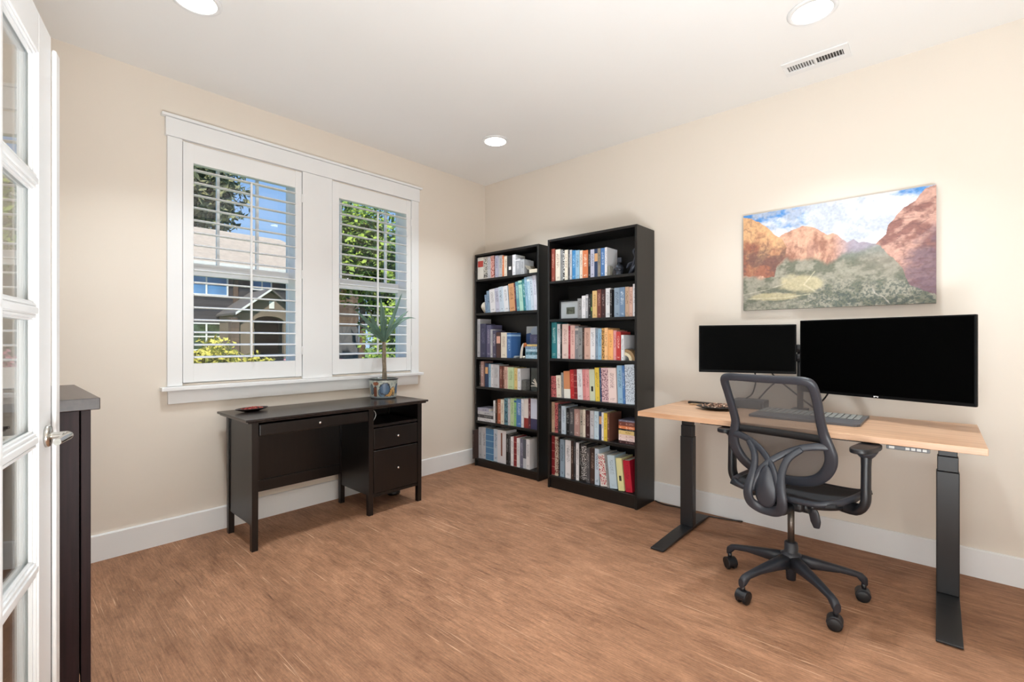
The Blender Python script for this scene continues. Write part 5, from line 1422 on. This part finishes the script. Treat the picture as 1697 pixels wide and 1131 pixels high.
# ================================================================ OUTSIDE
M_grass = mat('lawn_green', (112, 138, 58), 0.9, var=0.35, scale=3)
struct('ground', MB().box(-40, 60, 0.5, 90, -0.7, -0.4), M_grass)
struct('road', MB().box(-40, 60, 9.5, 15.5, -0.4, -0.385), mat('asphalt', (120, 118, 116), 0.9))
def siding_mat(name, c1, c2, h=0.18):
    m, nt, p = new_mat(name)
    tc = nt.nodes.new('ShaderNodeTexCoord'); br = nt.nodes.new('ShaderNodeTexBrick'); mp = nt.nodes.new('ShaderNodeMapping')
    mp.inputs['Rotation'].default_value = (PI / 2, 0, 0)
    br.inputs['Scale'].default_value = 1.0; br.inputs['Brick Width'].default_value = 3.0; br.inputs['Row Height'].default_value = h; br.inputs['Mortar Size'].default_value = 0.008
    br.inputs['Color1'].default_value = lin(c1) + (1,); br.inputs['Color2'].default_value = lin(c2) + (1,); br.inputs['Mortar'].default_value = tuple(v * 0.5 for v in lin(c1)) + (1,)
    nt.links.new(tc.outputs['Object'], mp.inputs[0]); nt.links.new(mp.outputs[0], br.inputs['Vector']); nt.links.new(br.outputs['Color'], p.inputs['Base Color'])
    p.inputs['Roughness'].default_value = 0.8
    return m
M_sid = siding_mat('dark_siding', (58, 56, 60), (66, 64, 68))
M_stuc = mat('tan_stucco', (122, 108, 94), 0.9, var=0.08, scale=2)
M_brick = siding_mat('brown_stone', (112, 92, 78), (84, 72, 66), 0.22)
M_roof = mat('tan_shingles', (178, 164, 148), 0.9, var=0.1, scale=4)
M_wtrim = mat('outdoor_white', (226, 226, 222), 0.6)
M_hglass = mat('house_glass', (96, 140, 186), 0.12, var=0.25, scale=1.2, spec=0.8)
M_hglass2 = mat('house_glass_green', (66, 84, 58), 0.15, var=0.6, scale=3, spec=0.8)
M_dark = mat('dark_porch', (34, 34, 38), 0.7)
def house():
    root = thing('neighbour_house', 'dark grey two-storey house with a tan arched porch across the street', 'house', (7, 24, -0.4))
    Y = 24.0
    MB().box(0, 10.9, Y, 33, -0.4, 5.05).build('wall', M_sid, root)
    MB().box(10.9, 12.4, Y - 0.1, 33, 2.1, 5.05).build('stone_wall', M_brick, root)
    MB().box(10.9, 12.4, Y - 0.1, 33, -0.4, 2.09).build('stucco_wall', mat('grey_stucco', (104, 102, 104), 0.9), root)
    rf = MB()
    rf.hexa([(-0.6, Y - 0.55, 5.10), (13.0, Y - 0.55, 5.10), (13.0, 33.6, 5.10), (-0.6, 33.6, 5.10), (2.5, 28.3, 7.75), (9.3, 28.3, 7.75), (9.3, 28.8, 7.75), (2.5, 28.8, 7.75)])
    rf.build('roof', M_roof, root)
    MB().box(-0.6, 13.0, Y - 0.62, Y - 0.50, 4.86, 5.12).build('fascia', M_wtrim, root)
    MB().box(-0.6, 13.0, Y - 0.50, Y, 4.95, 5.09).build('soffit', M_dark, root)
    MB().box(5.23, 5.46, Y - 0.08, Y, -0.4, 4.86).build('corner_board', mat('brown_board', (96, 78, 66), 0.8), root)
    def win(x0, x1, z0, z1, g, nx=2, nz=2, y=Y):
        t = 0.07
        f = MB()
        f.box(x0 - t, x0, y - 0.06, y, z0 - t, z1 + t).box(x1, x1 + t, y - 0.06, y, z0 - t, z1 + t).box(x0, x1, y - 0.06, y, z0 - t, z0).box(x0, x1, y - 0.06, y, z1, z1 + t)
        for k in range(1, nx): x = x0 + (x1 - x0) * k / nx; f.box(x - t / 2, x + t / 2, y - 0.055, y, z0, z1)
        for k in range(1, nz): zz = z0 + (z1 - z0) * k / nz; f.box(x0, x1, y - 0.05, y, zz - t / 2, zz + t / 2)
        fo = f.build('window', M_wtrim, root)
        MB().box(x0, x1, y - 0.02, y - 0.005, z0, z1).build('pane', g, fo)
    win(3.1, 4.93, 3.56, 4.66, M_hglass)
    win(6.20, 7.09, 4.0, 4.60, M_hglass, 2, 1)
    win(3.1, 4.93, 0.78, 2.04, M_hglass2)
    win(1.0, 2.2, 3.56, 4.66, M_hglass); win(1.0, 2.2, 0.78, 2.04, M_hglass2)
    # porch
    Yp = 21.3
    pc = MB()
    x0, x1, ap, ez = 4.60, 7.42, (6.01, 3.66), 2.55
    cx_, rw, sz = 6.02, 0.71, 2.14
    left = [(x0, -0.4), (cx_ - rw, -0.4), (cx_ - rw, sz)] + [(cx_ - rw * math.cos(t), sz + 0.28 * math.sin(t)) for t in [PI / 2 * k / 8 for k in range(1, 9)]] + [(cx_, ap[1]), (x0, ez)]
    right = [(x1, -0.4), (cx_ + rw, -0.4), (cx_ + rw, sz)] + [(cx_ + rw * math.cos(t), sz + 0.28 * math.sin(t)) for t in [PI / 2 * k / 8 for k in range(1, 9)]] + [(cx_, ap[1]), (x1, ez)]
    pc.prism(left, 'y', Yp, Yp + 0.25).prism(right, 'y', Yp, Yp + 0.25)
    pc.box(x0, x0 + 0.2, Yp + 0.25, Y, -0.4, ez).box(x1 - 0.2, x1, Yp + 0.25, Y, -0.4, ez)
    pc.build('porch_wall', M_stuc, root)
    pr_ = MB()
    for s, xe in ((-1, x0 - 0.15), (1, x1 + 0.15)):
        zz = ez - 0.12
        pr_.hexa([(cx_, Yp - 0.3, ap[1] + 0.02), (xe, Yp - 0.3, zz), (xe, Y, zz), (cx_, Y, ap[1] + 0.02), (cx_, Yp - 0.3, ap[1] + 0.12), (xe, Yp - 0.3, zz + 0.10), (xe, Y, zz + 0.10), (cx_, Y, ap[1] + 0.12)])
    pr_.build('porch_roof', mat('porch_roof_grey', (92, 88, 86), 0.9), root)
    MB().hexa([(cx_, Yp - 0.36, ap[1] + 0.03), (x0 - 0.2, Yp - 0.36, ez - 0.13), (x0 - 0.2, Yp - 0.3, ez - 0.13), (cx_, Yp - 0.3, ap[1] + 0.03), (cx_, Yp - 0.36, ap[1] + 0.13), (x0 - 0.2, Yp - 0.36, ez - 0.02), (x0 - 0.2, Yp - 0.3, ez - 0.02), (cx_, Yp - 0.3, ap[1] + 0.13)]).build('barge_board', M_wtrim, root)
    MB().box(4.28, 4.62, Yp - 0.12, Yp + 0.3, -0.4, 2.30).build('stone_pillar', M_brick, root)
    MB().box(6.0, 6.24, Yp - 0.03, Yp, 2.80, 3.16).build('gable_vent', M_wtrim, root)
    MB().box(x0 + 0.2, x1 - 0.2, 23.3, 23.4, -0.4, 2.5).build('entry_wall', M_dark, root)
    win(5.45, 5.95, 0.75, 1.75, mat('entry_glass', (120, 124, 108), 0.2), 1, 1, 23.3)
    MB().box(5.2, 6.9, Yp + 0.05, Yp + 0.15, -0.4, 0.55).build('porch_rail', M_dark, root)
house()
def foliage(mb, c, r, n, size, seed, scale=(1, 1, 1), shell=0.55):
    rn = random.Random(seed)
    b = mb.bm
    for k in range(n):
        while True:
            d = Vector((rn.uniform(-1, 1), rn.uniform(-1, 1), rn.uniform(-1, 1)))
            if 0.05 < d.length <= 1: break
        d = d.normalized() * (shell + (1 - shell) * rn.random()) * (0.8 + 0.35 * mnoise.noise(d * 2.3 + Vector((seed, 0, 0))))
        p = Vector((c[0] + d.x * r * scale[0], c[1] + d.y * r * scale[1], c[2] + d.z * r * scale[2]))
        s = size * rn.uniform(0.6, 1.4)
        a = Vector((rn.uniform(-1, 1), rn.uniform(-1, 1), rn.uniform(-1, 1))).normalized(); e = a.orthogonal().normalized()
        v = [b.verts.new(p + a * s), b.verts.new(p + e * s * 0.5), b.verts.new(p - a * s), b.verts.new(p - e * s * 0.5)]
        b.faces.new(v)
    return mb
def tree(name, c, base, r, scale, cols, label, n=5000, size=0.16, seed=1, group=None, shell=0.4, trunk_r=0.18):
    root = thing(name, label, 'tree', (base[0], base[1], -0.4), 0, group)
    MB().tube([(base[0], base[1], -0.4), (base[0] + 0.1, base[1], c[2] * 0.4), (c[0], c[1], c[2])], [trunk_r, trunk_r * 0.8, trunk_r * 0.3], seg=10).build('trunk', mat('bark', (84, 68, 54), 0.9, var=0.3), root)
    mb = MB()
    foliage(mb, c, r, n, size, seed, scale, shell)
    o = mb.build('crown', cols, root)
    return root
def leafy(name, a, b_):
    m = mat(name, a, 0.7, var=0.0)
    nt = m.node_tree; r = [n for n in nt.nodes if n.type == 'VALTORGB'][0]; nz = [n for n in nt.nodes if n.type == 'TEX_NOISE'][0]; nz.inputs['Scale'].default_value = 1.4
    r.color_ramp.elements[0].color = lin(a) + (1,); r.color_ramp.elements[1].color = lin(b_) + (1,); r.color_ramp.elements[0].position = 0.42; r.color_ramp.elements[1].position = 0.58
    return m
Lc = leafy('conifer_green', (70, 78, 50), (142, 140, 96)); Lg = leafy('bright_green', (64, 96, 28), (150, 172, 60)); Ly = leafy('yellow_green', (158, 150, 54), (206, 196, 92)); Lp = leafy('pink_flower', (150, 70, 92), (206, 140, 156))
Lm = leafy('mid_green', (52, 76, 34), (104, 132, 58))
TG = 'trees across the street'
tree('conifer_tree', (6.6, 37, 12.5), (6.6, 37), 4.2, (0.95, 0.9, 1.5), Lc, 'tall brownish green conifer rising behind the house roof', 6000, 0.34, 2, TG, 0.25, 0.35)
tree('leafy_tree', (8.6, 17.5, 5.6), (8.8, 17.5), 3.2, (1.0, 0.8, 0.95), Lg, 'bright green leafy tree seen through the shutter behind the yucca', 9000, 0.17, 5, TG, 0.3)
tree('leafy_tree', (12.6, 20.5, 3.9), (12.6, 20.5), 2.9, (0.9, 0.8, 1.3), Lm, 'darker green leafy tree beyond the bright green one', 6000, 0.2, 7, TG, 0.3)
def bush(name, c, r, scale, m, label, n, size, seed, group=None):
    mb = MB(); foliage(mb, c, r, n, size, seed, scale, 0.3)
    o = mb.build(name, m, loc=(c[0], c[1], -0.4)); return tag(o, label, 'shrub', group)
SG = 'shrubs outside the window'
bush('yellow_shrub', (-0.70, 6.0, 0.62), 0.80, (0.75, 0.7, 0.95), Ly, 'yellow-green shrub outside, low at the door side of the window', 3000, 0.05, 3, SG)
bush('low_shrub', (0.15, 6.5, 0.58), 0.60, (0.9, 0.7, 0.75), Ly, 'lower yellow-green shrub beside the pink one', 1800, 0.045, 4, SG)
bush('pink_shrub', (1.35, 6.6, 0.42), 0.85, (1.0, 0.7, 0.85), Lp, 'pink flowering shrub outside below the arched porch', 2600, 0.05, 6, SG)
bush('green_hedge', (8.2, 13.0, 1.3), 2.3, (0.9, 0.8, 1.0), Lg, 'rounded bright green bush behind the yucca leaves outside', 6000, 0.10, 8, SG)
bush('round_shrub', (4.55, 8.0, 0.45), 0.75, (1.1, 0.7, 0.7), Lg, 'small round green bush outside beside the grey wall', 2600, 0.06, 9, SG)
